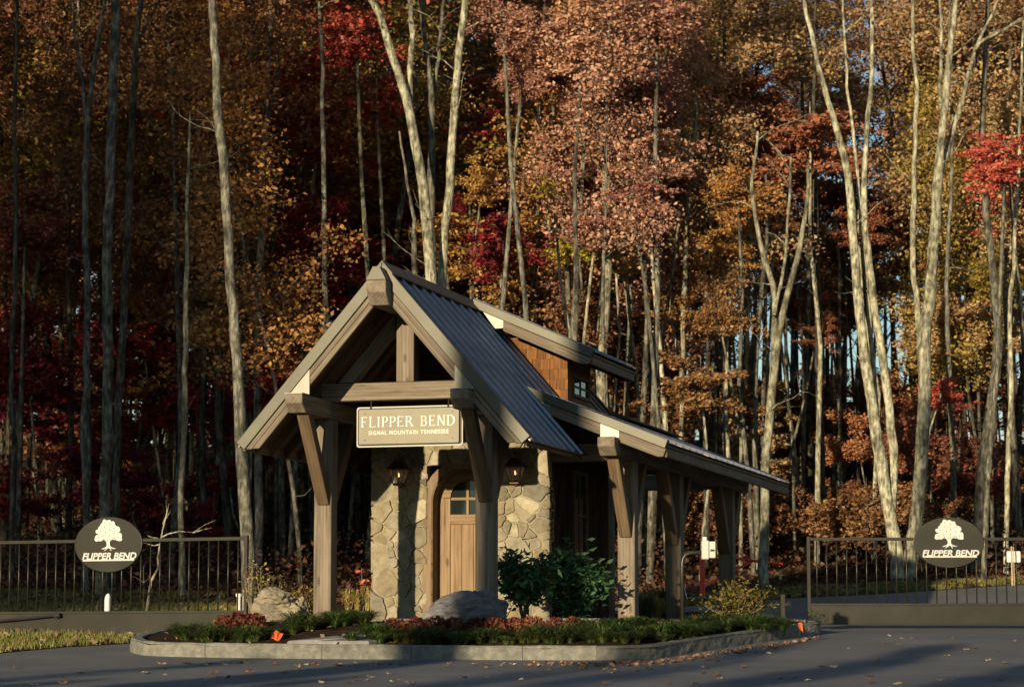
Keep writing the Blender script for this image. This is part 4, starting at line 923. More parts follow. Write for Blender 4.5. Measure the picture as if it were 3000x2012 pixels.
def gen_tree(seed, H, cb, spread, r0, leaves, lsize, fork=False):
    leaves = int(leaves * 1.9)
    """trunk with limbs (one mesh) and a crown of single leaves (another)"""
    r = random.Random(seed); nr = np.random.default_rng(seed); m = MB()
    lean = Vector((r.gauss(0, .03), r.gauss(0, .03), 1)); tr = wander((0, 0, -.4), lean, H + .4, 12, r, .05, .03)
    rad = [r0 * (1.25 if i == 0 else 1) * (1 - .8 * (i / 12) ** 1.1) for i in range(13)]; m.tube(tr, rad, 9)
    cl = []; nl = r.randint(13, 18)
    for k in range(nl):
        f = cb + (1 - cb) * (k + r.random()) / nl; i = min(11, int(f * 12)); p = tr[i].lerp(tr[i + 1], f * 12 - i); a = k * 2.4 + r.uniform(-.5, .5)
        Lb = spread * (1.15 - .75 * (f - cb) / (1 - cb)) * r.uniform(.7, 1.15); up = .35 + .9 * (f - cb) / (1 - cb)
        b = wander(p, (math.cos(a), math.sin(a), up), Lb, 6, r, .13, .05); rb_ = rad[i] * .42
        m.tube(b, [rb_ * (1 - .85 * q / 6) for q in range(7)], 5)
        cl.append((b[-1], .40))
        for q in range(2, 7):
            for _ in range(2):
                t2 = wander(b[q], (r.gauss(0, 1), r.gauss(0, 1), r.gauss(.25, .5)), Lb * r.uniform(.25, .5), 3, r, .25)
                m.tube(t2, [rb_ * .3, rb_ * .22, rb_ * .15, rb_ * .06], 3, False); cl.append((t2[-1], .34)); cl.append((t2[2], .28))
    for k in range(r.randint(3, 6)):                       # dead twigs low on the bole
        f = r.uniform(.15, cb); i = int(f * 12); p = tr[i].lerp(tr[i + 1], f * 12 - i); a = r.uniform(0, 6.3)
        m.tube(wander(p, (math.cos(a), math.sin(a), .3), r.uniform(.8, 2), 4, r, .2), [.022, .017, .012, .007, .003], 3, False)
    per = leaves // len(cl); C = np.concatenate([nr.normal(size=(per, 3)) * np.array([s, s, s * .6]) + np.array(c) for c, s in cl])
    V, F = leaf_quads(C, lsize, rng=nr); me = mesh_only('crown', V, F)
    mt = bpy.data.meshes.new('trunk'); mt.from_pydata(m.v, [], m.f); mt.polygons.foreach_set('use_smooth', [True] * len(mt.polygons)); mt.update()
    return mt, me
def gen_spray(seed, leaves, layered):
    """unit-radius understory crown: thin twigs + leaves"""
    r = random.Random(seed); nr = np.random.default_rng(seed); m = MB(); cl = []
    for k in range(15):
        a = r.uniform(0, 6.3); z0 = r.uniform(-.75, .3); el = r.uniform(-.05, .3) if layered else r.uniform(-.1, 1.0)
        b = wander((0, 0, z0), (math.cos(a), math.sin(a), el), r.uniform(.6, 1.05), 5, r, .16); m.tube(b, [.028, .022, .017, .012, .008, .004], 4, False)
        for q in range(2, 6):
            cl.append(b[q])
            t2 = wander(b[q], (r.gauss(0, 1), r.gauss(0, 1), r.gauss(0, .25 if layered else .6)), r.uniform(.2, .42), 2, r, .2); m.tube(t2, [.009, .006, .003], 3, False); cl.append(t2[-1])
    per = leaves // len(cl); sh = np.array([.095, .095, .04]) if layered else np.array([.09, .09, .08])
    C = np.concatenate([nr.normal(size=(max(1, int(per * nr.uniform(.3, 1.7))), 3)) * sh + np.array(c) for c in cl]); V, F = leaf_quads(C, .076, droop=.35, rng=nr)
    me = mesh_only('crown', V, F); mt = bpy.data.meshes.new('limbs'); mt.from_pydata(m.v, [], m.f); mt.update()
    return mt, me
TREES = [gen_tree(100 + i, H, cb, sp, r0, n, .118) for i, (H, cb, sp, r0, n) in enumerate([(22, .40, 3.6, .10, 9500), (25, .46, 4.2, .14, 10500), (19, .34, 3.2, .08, 8500), (23, .34, 3.8, .105, 10500), (16, .30, 2.6, .065, 7500), (21, .48, 3.4, .09, 8000), (26, .48, 4.4, .16, 10500)])]
SPRAYS = [gen_spray(200 + i, n, lay) for i, (n, lay) in enumerate([(6800, True), (6000, False), (7600, False), (5200, True), (6800, False)])]
# ---------------------------------------------------------------- the trees one can tell apart (trunk paths read off the photograph)
OV = 3000 / 2338
def hero(lab, D, stems, mat, crown=None, base_y=None, seed=1, top=True, twigs=4):
    r = random.Random(seed); x0, y0, w0 = stems[0][0]; b = at(x0 * OV, y0 * OV, D); gz = g(b.x, b.y)
    t = empty('forest_tree', (b.x, b.y, gz)); o0 = Vector((b.x, b.y, gz)); m = MB(); ends = []
    for si, st in enumerate(stems):
        pts = [at(x * OV, y * OV, D + (.25 * si if k else 0)) for k, (x, y, w) in enumerate(st)]; rad = [w * (.74 if si == 0 else .66) * OV / 2 * D / FPX for _, _, w in st]
        if si == 0:
            pts[0] = Vector((pts[0].x, pts[0].y, gz - .3)); rad[0] *= 1.25
            if pts[1].z > gz + 1.2: pts.insert(1, Vector((pts[0].x * .85 + pts[1].x * .15, pts[0].y, gz + .45))); rad.insert(1, rad[0] / 1.2)
        # smooth the path
        P2, R2 = [], []; n = len(pts)
        for k in range(n - 1):
            p0, p1, p2, p3 = pts[max(k - 1, 0)], pts[k], pts[k + 1], pts[min(k + 2, n - 1)]; steps = max(3, int((p2 - p1).length / .45))
            for q in range(steps):
                s = q / steps; P2.append(.5 * ((2 * p1) + (p2 - p0) * s + (2 * p0 - 5 * p1 + 4 * p2 - p3) * s * s + (3 * p1 - p0 - 3 * p2 + p3) * s ** 3) + Vector((r.gauss(0, .012), r.gauss(0, .012), 0))); R2.append((rad[k] + (rad[k + 1] - rad[k]) * s) * r.uniform(.96, 1.05))
        P2.append(pts[-1]); R2.append(rad[-1])
        if top and st[-1][1] <= 5:                            # leaves the frame: carry on upward
            d = (P2[-1] - P2[-4]).normalized(); ext = wander(P2[-1], d + Vector((0, 0, .3)), r.uniform(6, 9), 8, r, .06, .05); P2 += ext[1:]; R2 += [rad[-1] * (1 - .88 * (k + 1) / 8) for k in range(8)]; ends += [ext[3], ext[6], ext[8]]
        m.tube([p - o0 for p in P2], R2, 12)
        for k in range(twigs):
            i = r.randint(len(P2) // 3, len(P2) - 1); a = r.uniform(0, 6.3); tw = wander(P2[i] - o0, (math.cos(a), math.sin(a) * .5, .45), r.uniform(.7, 1.9), 6, r, .22)
            m.tube(tw, [.020, .017, .014, .010, .007, .005, .002], 4, False)
            for q in (2, 4): m.tube(wander(tw[q], (r.gauss(0, 1), r.gauss(0, 1), .3), r.uniform(.3, .7), 3, r, .25), [.008, .006, .004, .002], 3, False)
    m.build('trunk', mat, t, smooth=True)
    if crown and ends:
        nr = np.random.default_rng(seed); C = np.concatenate([nr.normal(size=(650 if seed not in (28, 29) else 160, 3)) * np.array([1.6, 1.6, 1.1]) + np.array(e - o0) for e in ends]); V, F = leaf_quads(C, .13, rng=nr)
        npmesh('crown', V, F, L[crown], t)
    tag(t, lab, 'tree'); return t
B1, B2, B3 = M['bark'], M['bark2'], M['bark3']
hero('straight grey trunk with a knob, outermost of three behind the left gate emblem', 58.5, [[(194, 1350, 24), (196, 1150, 23), (192, 1000, 23), (197, 880, 22), (199, 700, 21), (194, 450, 20), (198, 300, 18), (215, 150, 14), (240, 0, 11)], [(198, 320, 14), (188, 200, 12), (170, 60, 10), (165, 0, 9)]], B1, 'brown', seed=11)
hero('thickest grey trunk behind the left gate emblem', 58.0, [[(233, 1352, 40), (238, 1150, 36), (243, 1000, 34), (247, 800, 33), (243, 640, 31), (252, 400, 31), (258, 200, 30), (263, 0, 27)]], B1, 'brown', seed=12)
hero('slim dark trunk leaning away to the right beside the thickest trunk behind the left gate', 59.5, [[(258, 1330, 24), (268, 1000, 24), (280, 760, 24), (290, 560, 23), (302, 250, 20), (312, 90, 18), (322, 0, 16)], [(312, 100, 10), (340, 50, 9), (362, 5, 7)]], B3, 'brown', seed=13)
hero('dead snag with a splintered top behind the left gate pickets', 57.5, [[(418, 1372, 17), (413, 1150, 19), (421, 950, 19), (424, 700, 17), (428, 500, 13), (430, 340, 10), (433, 250, 2)]], B1, None, seed=14, top=False, twigs=2)
hero('tall bending pale grey trunk rising behind the end of the left gate', 53.5, [[(570, 1372, 46), (563, 1200, 40), (550, 1000, 37), (540, 820, 33), (525, 600, 31), (513, 420, 30), (498, 250, 28), (490, 100, 26), (485, 0, 24)]], B1, 'brown', seed=15, twigs=2)
hero('thin straight trunk close behind the bending grey trunk', 66, [[(562, 1330, 14), (556, 900, 14), (558, 600, 13), (554, 300, 12), (557, 0, 10)]], B1, 'tan', seed=16)
hero('forking grey trunk right of the bending one, lit near the top', 63, [[(592, 1345, 26), (588, 900, 25), (594, 600, 23), (603, 330, 20), (612, 150, 16), (618, 0, 13)], [(600, 370, 12), (585, 250, 10), (575, 120, 8), (572, 0, 7)], [(606, 300, 12), (632, 190, 10), (640, 60, 8), (650, 0, 7)]], B1, 'tan', seed=17)
hero('slim speckled trunk among crimson leaves beside the gable', 62, [[(762, 1340, 20), (750, 900, 18), (742, 650, 17), (738, 350, 15), (734, 100, 12), (728, 0, 10)]], B1, 'red', seed=18)
hero('sunlit trunk that leans left and forks high, in the clump behind the ridge', 60, [[(1000, 1330, 42), (990, 900, 40), (984, 660, 37), (972, 480, 33), (950, 330, 31), (928, 230, 28), (898, 130, 25), (868, 40, 23), (848, 0, 22)], [(940, 290, 22), (936, 190, 21), (941, 80, 20), (936, 0, 19)]], B2, 'red', seed=19)
hero('slim dark lower trunk with bright fork, in the middle of the clump behind the ridge', 61, [[(1000, 1335, 28), (990, 800, 27), (986, 560, 25), (984, 380, 24), (986, 250, 23), (978, 150, 18), (966, 60, 15), (958, 0, 14)], [(984, 270, 18), (998, 160, 15), (1006, 80, 13), (1014, 0, 12)]], B1, 'red', seed=20)
hero('sunlit trunk leaning right, standing clear at the side of the clump behind the ridge', 60.5, [[(985, 1335, 30), (995, 950, 28), (1006, 680, 27), (1018, 520, 27), (1030, 380, 27), (1036, 260, 25), (1048, 120, 23), (1062, 0, 20)]], B2, 'oak', seed=21)
hero('stub of a slim trunk just left of the clump behind the ridge', 63, [[(962, 1340, 22), (955, 800, 20), (947, 600, 18), (944, 500, 12), (930, 420, 9), (912, 300, 7)]], B1, None, seed=22, top=False)
hero('pale thick oak trunk with two white arms among russet leaves behind the dormer', 64, [[(1392, 1330, 34), (1380, 1000, 33), (1376, 800, 32), (1388, 600, 30), (1386, 450, 27), (1381, 330, 25), (1384, 180, 22), (1392, 60, 18), (1396, 0, 17)], [(1388, 400, 20), (1412, 340, 19), (1430, 250, 18), (1446, 140, 17), (1462, 50, 15), (1470, 0, 14)]], B2, 'oak', seed=23)
hero('very thin pale wavy trunk between russet and orange leaves', 66, [[(1552, 1320, 15), (1556, 900, 14), (1563, 650, 14), (1572, 480, 14), (1576, 380, 13), (1590, 230, 11), (1588, 120, 9), (1572, 0, 8)], [(1572, 470, 9), (1568, 360, 8), (1548, 240, 6), (1532, 150, 5)]], B2, 'orange', seed=24)
hero('slim mottled trunk left of the russet oak', 68, [[(1222, 1330, 16), (1220, 800, 15), (1228, 500, 14), (1236, 300, 12), (1240, 100, 10), (1243, 0, 9)]], B1, 'tan', seed=25)
hero('crooked pale trunk with two raised arms, orange sprays at its fork, behind the canopy', 61, [[(1742, 1310, 30), (1748, 1080, 28), (1762, 900, 27), (1778, 760, 23), (1808, 640, 19), (1832, 530, 16), (1842, 450, 12), (1846, 380, 8)], [(1764, 880, 20), (1770, 740, 20), (1764, 650, 20), (1738, 560, 17), (1716, 440, 14), (1722, 380, 12), (1730, 300, 8)], [(1768, 720, 12), (1790, 600, 11), (1800, 480, 10), (1806, 360, 8)]], B2, 'rust', seed=26, top=False)
hero('slender upright trunk close behind the crooked pale trunk', 65, [[(1728, 1310, 18), (1724, 1000, 17), (1728, 800, 15), (1742, 640, 14), (1752, 520, 11), (1748, 400, 8)]], B1, None, seed=27, top=False)
hero('left half of the forked pair by the lane, two stems spreading upward', 63, [[(2052, 1325, 44), (2035, 1200, 40), (2010, 1050, 37), (1984, 880, 33), (1962, 720, 30), (1950, 560, 27), (1942, 440, 25), (1918, 320, 22), (1890, 230, 19), (1862, 120, 15), (1836, 0, 12)], [(2034, 1180, 34), (2040, 1060, 32), (2024, 880, 30), (1998, 720, 27), (1984, 600, 25), (1972, 480, 22), (1978, 320, 19), (1992, 160, 15), (1990, 0, 12)], [(2012, 1040, 18), (1992, 820, 17), (1976, 600, 16), (1962, 440, 14), (1942, 250, 11), (1930, 120, 9), (1924, 0, 8)]], B2, 'tan', seed=28)
hero('right half of the forked pair by the lane, bright fork and long sunlit arms', 63, [[(2078, 1325, 46), (2090, 1200, 43), (2104, 1050, 40), (2112, 900, 41), (2110, 800, 44), (2122, 680, 36), (2130, 560, 33), (2142, 420, 32), (2150, 310, 26), (2162, 200, 23), (2172, 100, 18), (2182, 0, 15)], [(2106, 810, 26), (2094, 700, 22), (2084, 600, 20), (2086, 460, 19), (2090, 330, 18), (2092, 200, 16), (2086, 100, 13), (2084, 0, 12)], [(2146, 400, 24), (2172, 310, 20), (2196, 235, 18), (2216, 150, 14), (2236, 100, 12), (2290, 70, 10), (2338, 40, 9)], [(2214, 160, 12), (2232, 100, 12), (2256, 50, 11), (2280, 0, 9)], [(2154, 290, 16), (2146, 200, 14), (2150, 80, 11), (2146, 0, 10)]], B2, 'tan', seed=29)
hero('leaning trunk with a shaded foot behind the right gate emblem', 66, [[(2228, 1240, 42), (2236, 1180, 40), (2246, 1050, 36), (2266, 900, 33), (2278, 800, 31), (2270, 640, 26), (2252, 480, 23), (2244, 300, 20), (2250, 120, 16), (2256, 0, 13)]], B1, 'tan', seed=30)
hero('thin bright trunk by the white sign board at the right edge', 65, [[(2296, 1265, 17), (2300, 1100, 16), (2308, 920, 15), (2306, 720, 14), (2316, 560, 12), (2326, 380, 10), (2332, 200, 8), (2340, 0, 7)]], B2, 'olive', seed=31)
hero('slim mossy trunk between the forked pair and the leaning trunk', 70, [[(2180, 1250, 20), (2176, 1080, 19), (2168, 880, 17), (2162, 700, 15), (2166, 520, 13), (2176, 300, 11), (2170, 120, 9), (2168, 0, 8)]], B1, 'tan', seed=32)
hero('dark straight trunk showing above the canopy eave', 68, [[(1880, 1300, 24), (1874, 1050, 23), (1868, 800, 21), (1866, 600, 19), (1860, 420, 16), (1858, 250, 12), (1862, 0, 9)]], B3, 'rust', seed=33)
hero('very dark straight trunk behind the canopy roof', 70, [[(1640, 1310, 24), (1638, 1000, 23), (1632, 800, 22), (1634, 640, 20), (1640, 450, 16), (1650, 250, 12), (1656, 0, 9)]], B3, 'orange', seed=34)
hero('slim grey trunk standing at the far left edge of the woods', 62, [[(24, 1350, 17), (30, 1050, 16), (28, 800, 15), (36, 600, 14), (34, 300, 12), (40, 0, 10)]], B3, 'brown', seed=35)
hero('slender trunk with dark bark between the dead snag and the bending trunk', 67, [[(468, 1340, 20), (462, 1000, 19), (470, 760, 18), (478, 520, 15), (474, 250, 12), (480, 0, 9)]], B3, 'brown', seed=36)
# ---------------------------------------------------------------- understory trees (position and colour read off the photograph)
US = {
 'crimson': [(640,760,95),(705,650,110),(720,520,90),(600,870,80),(770,830,70),(850,570,65),(640,560,85),(520,1070,60),(560,420,70),(690,850,80),(480,950,70),(820,640,70),(880,690,60)],
 'deepred': [(60,800,120),(330,770,110),(380,890,100),(90,930,100),(240,1050,110),(1050,545,70),(1150,560,85),(1230,650,65),(1010,490,55),(1105,470,65),(330,1150,90),(660,990,80),(1190,720,70),(60,1120,90),(450,1180,80)],
 'red': [(745,60,75),(815,90,85),(765,215,60),(860,215,75),(1080,300,60),(1110,200,65),(2295,370,75),(2310,470,65),(2185,790,45),(2150,885,45),(690,30,60),(700,150,55),(640,330,50)],
 'oak': [(1330,90,95),(1450,150,110),(1400,250,120),(1330,330,115),(1475,330,95),(1400,420,95),(1300,430,75),(1445,470,80),(1250,130,85),(1150,60,80),(1500,50,90),(1340,210,80),(1490,230,80),(1190,190,60),(1360,520,60)],
 'brown': [(1380,650,100),(1480,710,85),(1420,770,95),(1510,800,75),(1430,860,65),(1300,640,80),(1330,740,80),(1600,860,80),(1540,950,70),(1250,560,70),(1700,900,70),(1640,700,80)],
 'yellow': [(1320,545,55),(1300,470,42),(1262,420,34),(1405,585,45),(1350,600,40),(1225,150,30)],
 'orange': [(1540,630,75),(1560,410,65),(1620,400,85),(1575,510,75),(1645,545,75),(1530,700,55),(1685,450,75),(1240,300,85),(1180,390,85),(1100,420,60),(1700,340,70),(1590,620,55),(1160,280,70),(1120,620,50)],
 'rust': [(1760,290,105),(1850,300,115),(1700,190,90),(1900,410,95),(1780,400,75),(1850,685,62),(1895,715,52),(1862,765,40),(1800,480,65),(1760,480,60),(1960,520,70),(2075,585,45)],
 'tan': [(1930,230,90),(2150,400,85),(2250,200,105),(2240,490,95),(2205,625,65),(2300,300,85),(1700,60,95),(1570,70,85),(1600,200,85),(2310,60,80),(1830,100,100),(420,80,100),(560,120,90),(520,250,80)],
 'olive': [(260,90,100),(400,190,115),(460,60,100),(620,60,80),(540,330,80),(380,310,90),(1180,120,70),(930,60,70),(960,330,70),(870,330,80),(2260,640,60),(2315,620,50),(700,260,80)],
}
UL = {'crimson': 'crimson-leaved tree', 'deepred': 'wine-red tree', 'red': 'bright red tree', 'oak': 'russet pink-brown oak', 'brown': 'dull brown oak',
      'yellow': 'clear yellow tree', 'orange': 'orange-leaved tree', 'rust': 'rust-red tree', 'tan': 'pale tan tree', 'olive': 'olive-gold tree'}
ru = random.Random(77)
def ul_tag(t, kind, rad, h, stem, D):
    lab = '%s %s with %s crown on a %s stem %s' % ('high-held' if h > 10 else 'low' if h < 5.5 else 'mid-height', UL[kind].split(' in ')[0].split(' catching')[0], 'wide' if rad > 1.35 else 'narrow' if rad < .85 else 'rounded', stem, 'at the wood edge' if D < 69 else 'deep in the wood' if D > 86 else 'inside the wood')
    tag(t, lab, 'tree', lab.replace(' understory', ' understory')[:60])
for kind, lst in US.items():
    for (x, y, rr_) in lst:
        D = ru.uniform(62, 80) if kind not in ('oak',) else ru.uniform(61, 66)
        if kind == 'rust': D = ru.uniform(67, 82)
        if kind in ('tan', 'olive'): D = ru.uniform(68, 92)
        c = at(x * OV, y * OV, D); rad = rr_ * OV * D / FPX * 1.22; gx = c.x + ru.uniform(-.9, .9); gy = D + ru.uniform(-.6, .9); gz = g(gx, gy)
        t = empty('understory_tree', (gx, gy, gz)); o0 = Vector((gx, gy, gz)); lt, lc = SPRAYS[ru.randrange(5)] if kind not in ('crimson', 'deepred', 'red', 'rust') else SPRAYS[ru.choice((0, 3, 3, 0, 1))]
        # stem bends up to the crown
        hgt = c.z - gz; tip = c - o0 + Vector((0, 0, -.2 * rad)); mid = Vector((tip.x * .25 + ru.uniform(-.3, .3), tip.y * .3, hgt * .5))
        r0 = .022 + .0045 * hgt; m = MB(); m.tube([(0, 0, -.3), (mid.x * .4, mid.y * .4, hgt * .25), mid, (mid + tip) / 2 + Vector((ru.uniform(-.15, .15), 0, .1)), tip, tip + Vector((0, 0, rad * .7))], [r0 * 1.2, r0, r0 * .85, r0 * .7, r0 * .5, r0 * .15], 6)
        pale = ru.random() > .6; m.build('stem', M['bark2'] if pale else M['bark'], t, smooth=True)
        ul_tag(t, kind, rad, hgt, 'pale' if pale else 'grey', D)
        rz = ru.uniform(0, 6.3); sc_ = (rad * ru.uniform(.9, 1.2), rad * ru.uniform(.8, 1.1), rad * ru.uniform(.75, 1.0)); loc = c - o0
        link('limbs', lt, M['twig'], t, loc, sc_, (0, 0, rz)); link('crown', lc, L[kind], t, loc, sc_, (0, 0, rz))
# filler foliage deeper in: smaller trees between the trunks
for k_ in range(150):
    D = ru.uniform(66, 104); u = ru.uniform(-1.02, 1.02); x = u * .2 * D; gz = g(x, D); h = ru.uniform(2.5, 12); q = ru.random()
    if u < -.45: kind = 'brown' if q < .4 else 'deepred' if q < .7 else 'rust'
    elif u < -.1: kind = 'crimson' if q < .35 else 'brown' if q < .6 else 'orange'
    elif u < .25: kind = 'brown' if q < .4 else 'orange' if q < .75 else 'yellow' if q < .82 else 'rust'
    else: kind = 'brown' if q < .4 else 'rust' if q < .65 else 'tan'
    if u > .3 and h > 4.5 and ru.random() < .7: continue
    rad = ru.uniform(1.1, 2.1); t = empty('understory_tree', (x, D, gz)); ul_tag(t, kind, rad, h, 'dark' if k_ % 2 else 'grey', D); lt, lc = SPRAYS[ru.randrange(5)]
    r0 = .025 + .005 * h; lx = ru.uniform(-.6, .6); m = MB(); m.tube([(0, 0, -.3), (lx * .3, 0, h * .4), (lx, 0, h), (lx * 1.1, 0, h + rad * .8)], [r0 * 1.2, r0, r0 * .6, r0 * .15], 5); m.build('stem', M['bark3'] if k_ % 2 else M['bark'], t, smooth=True)
    rz = ru.uniform(0, 6.3); sc_ = (rad * 1.15, rad * 1.15, rad * .85); link('limbs', lt, M['twig'], t, (lx, 0, h), sc_, (0, 0, rz)); link('crown', lc, L[kind], t, (lx, 0, h), sc_, (0, 0, rz))
for k_ in range(34):
    D = ru.uniform(64, 88); u = ru.uniform(-.15, 1.0); x = u * .2 * D
    if x > 3 and D < 66: continue
    gz = g(x, D); h = ru.uniform(1.0, 4.2); kind = ru.choice(('brown', 'brown', 'deepred' if u < .2 else 'rust')); rad = ru.uniform(.7, 1.5); t = empty('understory_tree', (x, D, gz)); ul_tag(t, kind, rad, h, 'grey', D); lt, lc = SPRAYS[ru.randrange(5)]
    r0 = .014 + .005 * h; lx = ru.uniform(-.4, .4); m = MB(); m.tube([(0, 0, -.3), (lx * .3, 0, h * .4), (lx, 0, h), (lx * 1.1, 0, h + rad * .8)], [r0 * 1.2, r0, r0 * .6, r0 * .15], 5); m.build('stem', M['bark'], t, smooth=True)
    rz = ru.uniform(0, 6.3); sc_ = (rad * 1.15, rad * 1.15, rad * .85); link('limbs', lt, M['twig'], t, (lx, 0, h), sc_, (0, 0, rz)); link('crown', lc, L[kind], t, (lx, 0, h), sc_, (0, 0, rz))
# ---------------------------------------------------------------- the rest of the wood: whole trees on the slope
kinds = [('brown', 'tall grey-barked tree with brown leaves on the wooded slope'), ('tan', 'tall grey-barked tree with tan leaves on the wooded slope'), ('orange', 'tall grey-barked tree with orange leaves on the wooded slope'), ('rust', 'tall grey-barked tree with rust-red leaves on the wooded slope'), ('olive', 'tall grey-barked tree with olive-gold leaves on the wooded slope'), ('oak', 'tall grey-barked tree with russet oak leaves on the wooded slope')]
kl = dict(kinds); rf = random.Random(31); spots = []; tries = 0
while len(spots) < 215 and tries < 20000:
    tries += 1; y = 61 + 58 * rf.random() ** .8; x = rf.uniform(-1, 1) * (.205 * y + 8)
    if x > 3 and y < 65.5: continue
    if .42 < x / (.2 * y) < .78 and y > 66 and rf.random() < .97: continue
    if all(math.hypot(x - a, y - b) > 1.55 for a, b in spots): spots.append((x, y))
TR0 = [.10, .14, .08, .105, .065, .09, .16]
def place_tree(x, y, kind, lab, group, sc, idx=None, rz=None, zs=1.0):
    idx = idx if idx is not None else rf.randrange(7); mt, mc = TREES[idx]; t = empty('woodland_tree', (x, y, g(x, y)), rf.uniform(0, 6.3) if rz is None else rz); t.scale = (sc, sc, sc * zs)
    b = rf.random(); bk = 'grey' if b < .45 else 'dark'
    if lab is None:
        r_ = TR0[idx] * sc; sz = 'slim' if r_ < .075 else 'stout' if r_ > .115 else 'middling'; H_ = [22, 25, 19, 23, 16, 21, 26][idx] * sc
        lab = '%s %s-barked %s tree with %s leaves on the %s slope' % (sz, bk, 'tall' if H_ > 20.5 else 'shorter' if H_ < 15.5 else 'mid-height', {'brown': 'brown', 'tan': 'tan', 'orange': 'orange', 'rust': 'rust-red', 'olive': 'olive-gold', 'oak': 'russet oak', 'deepred': 'wine-red', 'crimson': 'crimson'}[kind], 'lower' if y < 76 else 'middle' if y < 96 else 'upper')
        group = lab.replace(' tree with', ' trees with')
    tag(t, lab, 'tree', group)
    link('trunk', mt, M['bark'] if bk == 'grey' else M['bark3'], t); link('crown', mc, L[kind], t); return t
for x, y in spots:
    u = x / (.2 * y); q = rf.random()
    if u < -.45: k = 'brown' if q < .6 else 'olive' if q < .8 else 'rust' if q < .92 else 'tan'
    elif u < -.1: k = 'olive' if q < .24 else 'brown' if q < .6 else 'orange' if q < .74 else 'rust' if q < .88 else 'oak'
    elif u < .25: k = 'orange' if q < .14 else 'oak' if q < .55 else 'olive' if q < .78 else 'brown'
    else: k = 'tan' if q < .45 else 'rust' if q < .52 else 'oak' if q < .8 else 'olive' if q < .9 else 'brown'
    place_tree(x, y, k, None, None, rf.uniform(.72, 1.08))
# trees across the road, behind and left of the viewpoint: their shade falls on the left of the wood and on the road
SH = Vector((SUNV.x, SUNV.y)).normalized(); TE = SUNV.z / math.hypot(SUNV.x, SUNV.y)
def caster(tx, ty, tz, dist, kind, idx, frac, sc=1.0):
    """tree whose point at height fraction frac shades the target"""
    x = tx + SH.x * dist; y = ty + SH.y * dist; z = tz + TE * dist; H = [22, 25, 19, 23, 16, 21, 26][idx]; s = (z - g(x, y)) / (H * frac)
    return place_tree(x, y, kind, 'tall ' + {'brown': 'brown', 'tan': 'tan', 'rust': 'rust-red'}[kind] + '-leaved tree on the near side of the road', kind + '-leaved trees on the near side', s, idx)
for row, (dist, tz, frac) in enumerate(((62, 9.0, .74), (78, 10.0, .74))):
    for k, tx in enumerate(np.arange(-19, -8.6, 2.1)):
        caster(tx + (row % 2) * 1.1, 57 + row * 2, tz, dist + (k % 3) * 3, ('brown', 'tan', 'rust')[(k + row) % 3], (1, 6, 5)[(k + row) % 3], frac)
for k, x in enumerate((-38.5,)): place_tree(x, -12 - 2 * k, 'brown', 'tall brown-leaved tree on the near side of the road', 'brown-leaved trees on the near side', 1.1, 5)
caster(-7.0, 64, 9.5, 84, 'brown', 3, .74); caster(-5.2, 66, 8.0, 88, 'tan', 0, .76)
# crownless trunk added out of view: its soft shadow stripes the right-hand front post
q = bw(.46, 0, 0); sx, sy = q.x + SH.x * 44, q.y + SH.y * 44; m = MB(); m.tube([(0, 0, -.5), (.05, 0, 3), (0, .1, 8), (.1, 0, 13), (.12, 0, 17.5), (.2, 0, 18.5)], [.7, .52, .5, .47, .42, .05], 12)
o = m.build('shade_trunk', M['bark3'], loc=(sx, sy, g(sx, sy)), smooth=True); tag(o, 'stout crownless trunk out of view, added to shade the right front post', 'tree')
for k, x in enumerate(np.arange(-18.5, -4.4, 1.25)):       # row of small trees out of view, added to shade the asphalt
    s = (.34 if x < -12 else .41) * (1 + .08 * math.sin(k * 2.1)); y = 5 + 1.6 * math.sin(k * 1.7); place_tree(x, y, 'brown', 'low bushy brown-leaved tree out of view, added to shade the asphalt', 'low trees added to shade the asphalt', s, 4)
# woods all round behind the viewpoint, apart from the cleared strip the low sun shines along
n_b = 0; rb2 = random.Random(12)
while n_b < 46:
    a = rb2.uniform(-150, 150); d = rb2.uniform(45, 95); x, y = d * math.sin(R(a)), -d * math.cos(R(a)) * .8 + 5
    if y > 32 and abs(x) < 34: continue
    across = (x - 2) * SH.y - (y - 44) * SH.x          # distance from the sun strip
    if abs(across) < 17 and y < 44: continue
    k = rb2.choice(('brown', 'tan', 'rust')); place_tree(x, y, k, 'tall ' + {'brown': 'brown', 'tan': 'tan', 'rust': 'rust-red'}[k] + '-leaved tree on the near side of the road', k + '-leaved trees on the near side', rb2.uniform(.85, 1.15)); n_b += 1
for k in range(30):                                     # low wood far down the cleared strip, under the sun's rays
    d = rb2.uniform(150, 210); o_ = rb2.uniform(-26, 26); x, y = 2 + SH.x * d - SH.y * o_, 44 + SH.y * d + SH.x * o_; kk = rb2.choice(('brown', 'tan', 'rust'))
    place_tree(x, y, kk, 'tall ' + {'brown': 'brown', 'tan': 'tan', 'rust': 'rust-red'}[kk] + '-leaved tree on the near side of the road', kk + '-leaved trees on the near side', rb2.uniform(.72, .82), rb2.choice((0, 3, 2)))
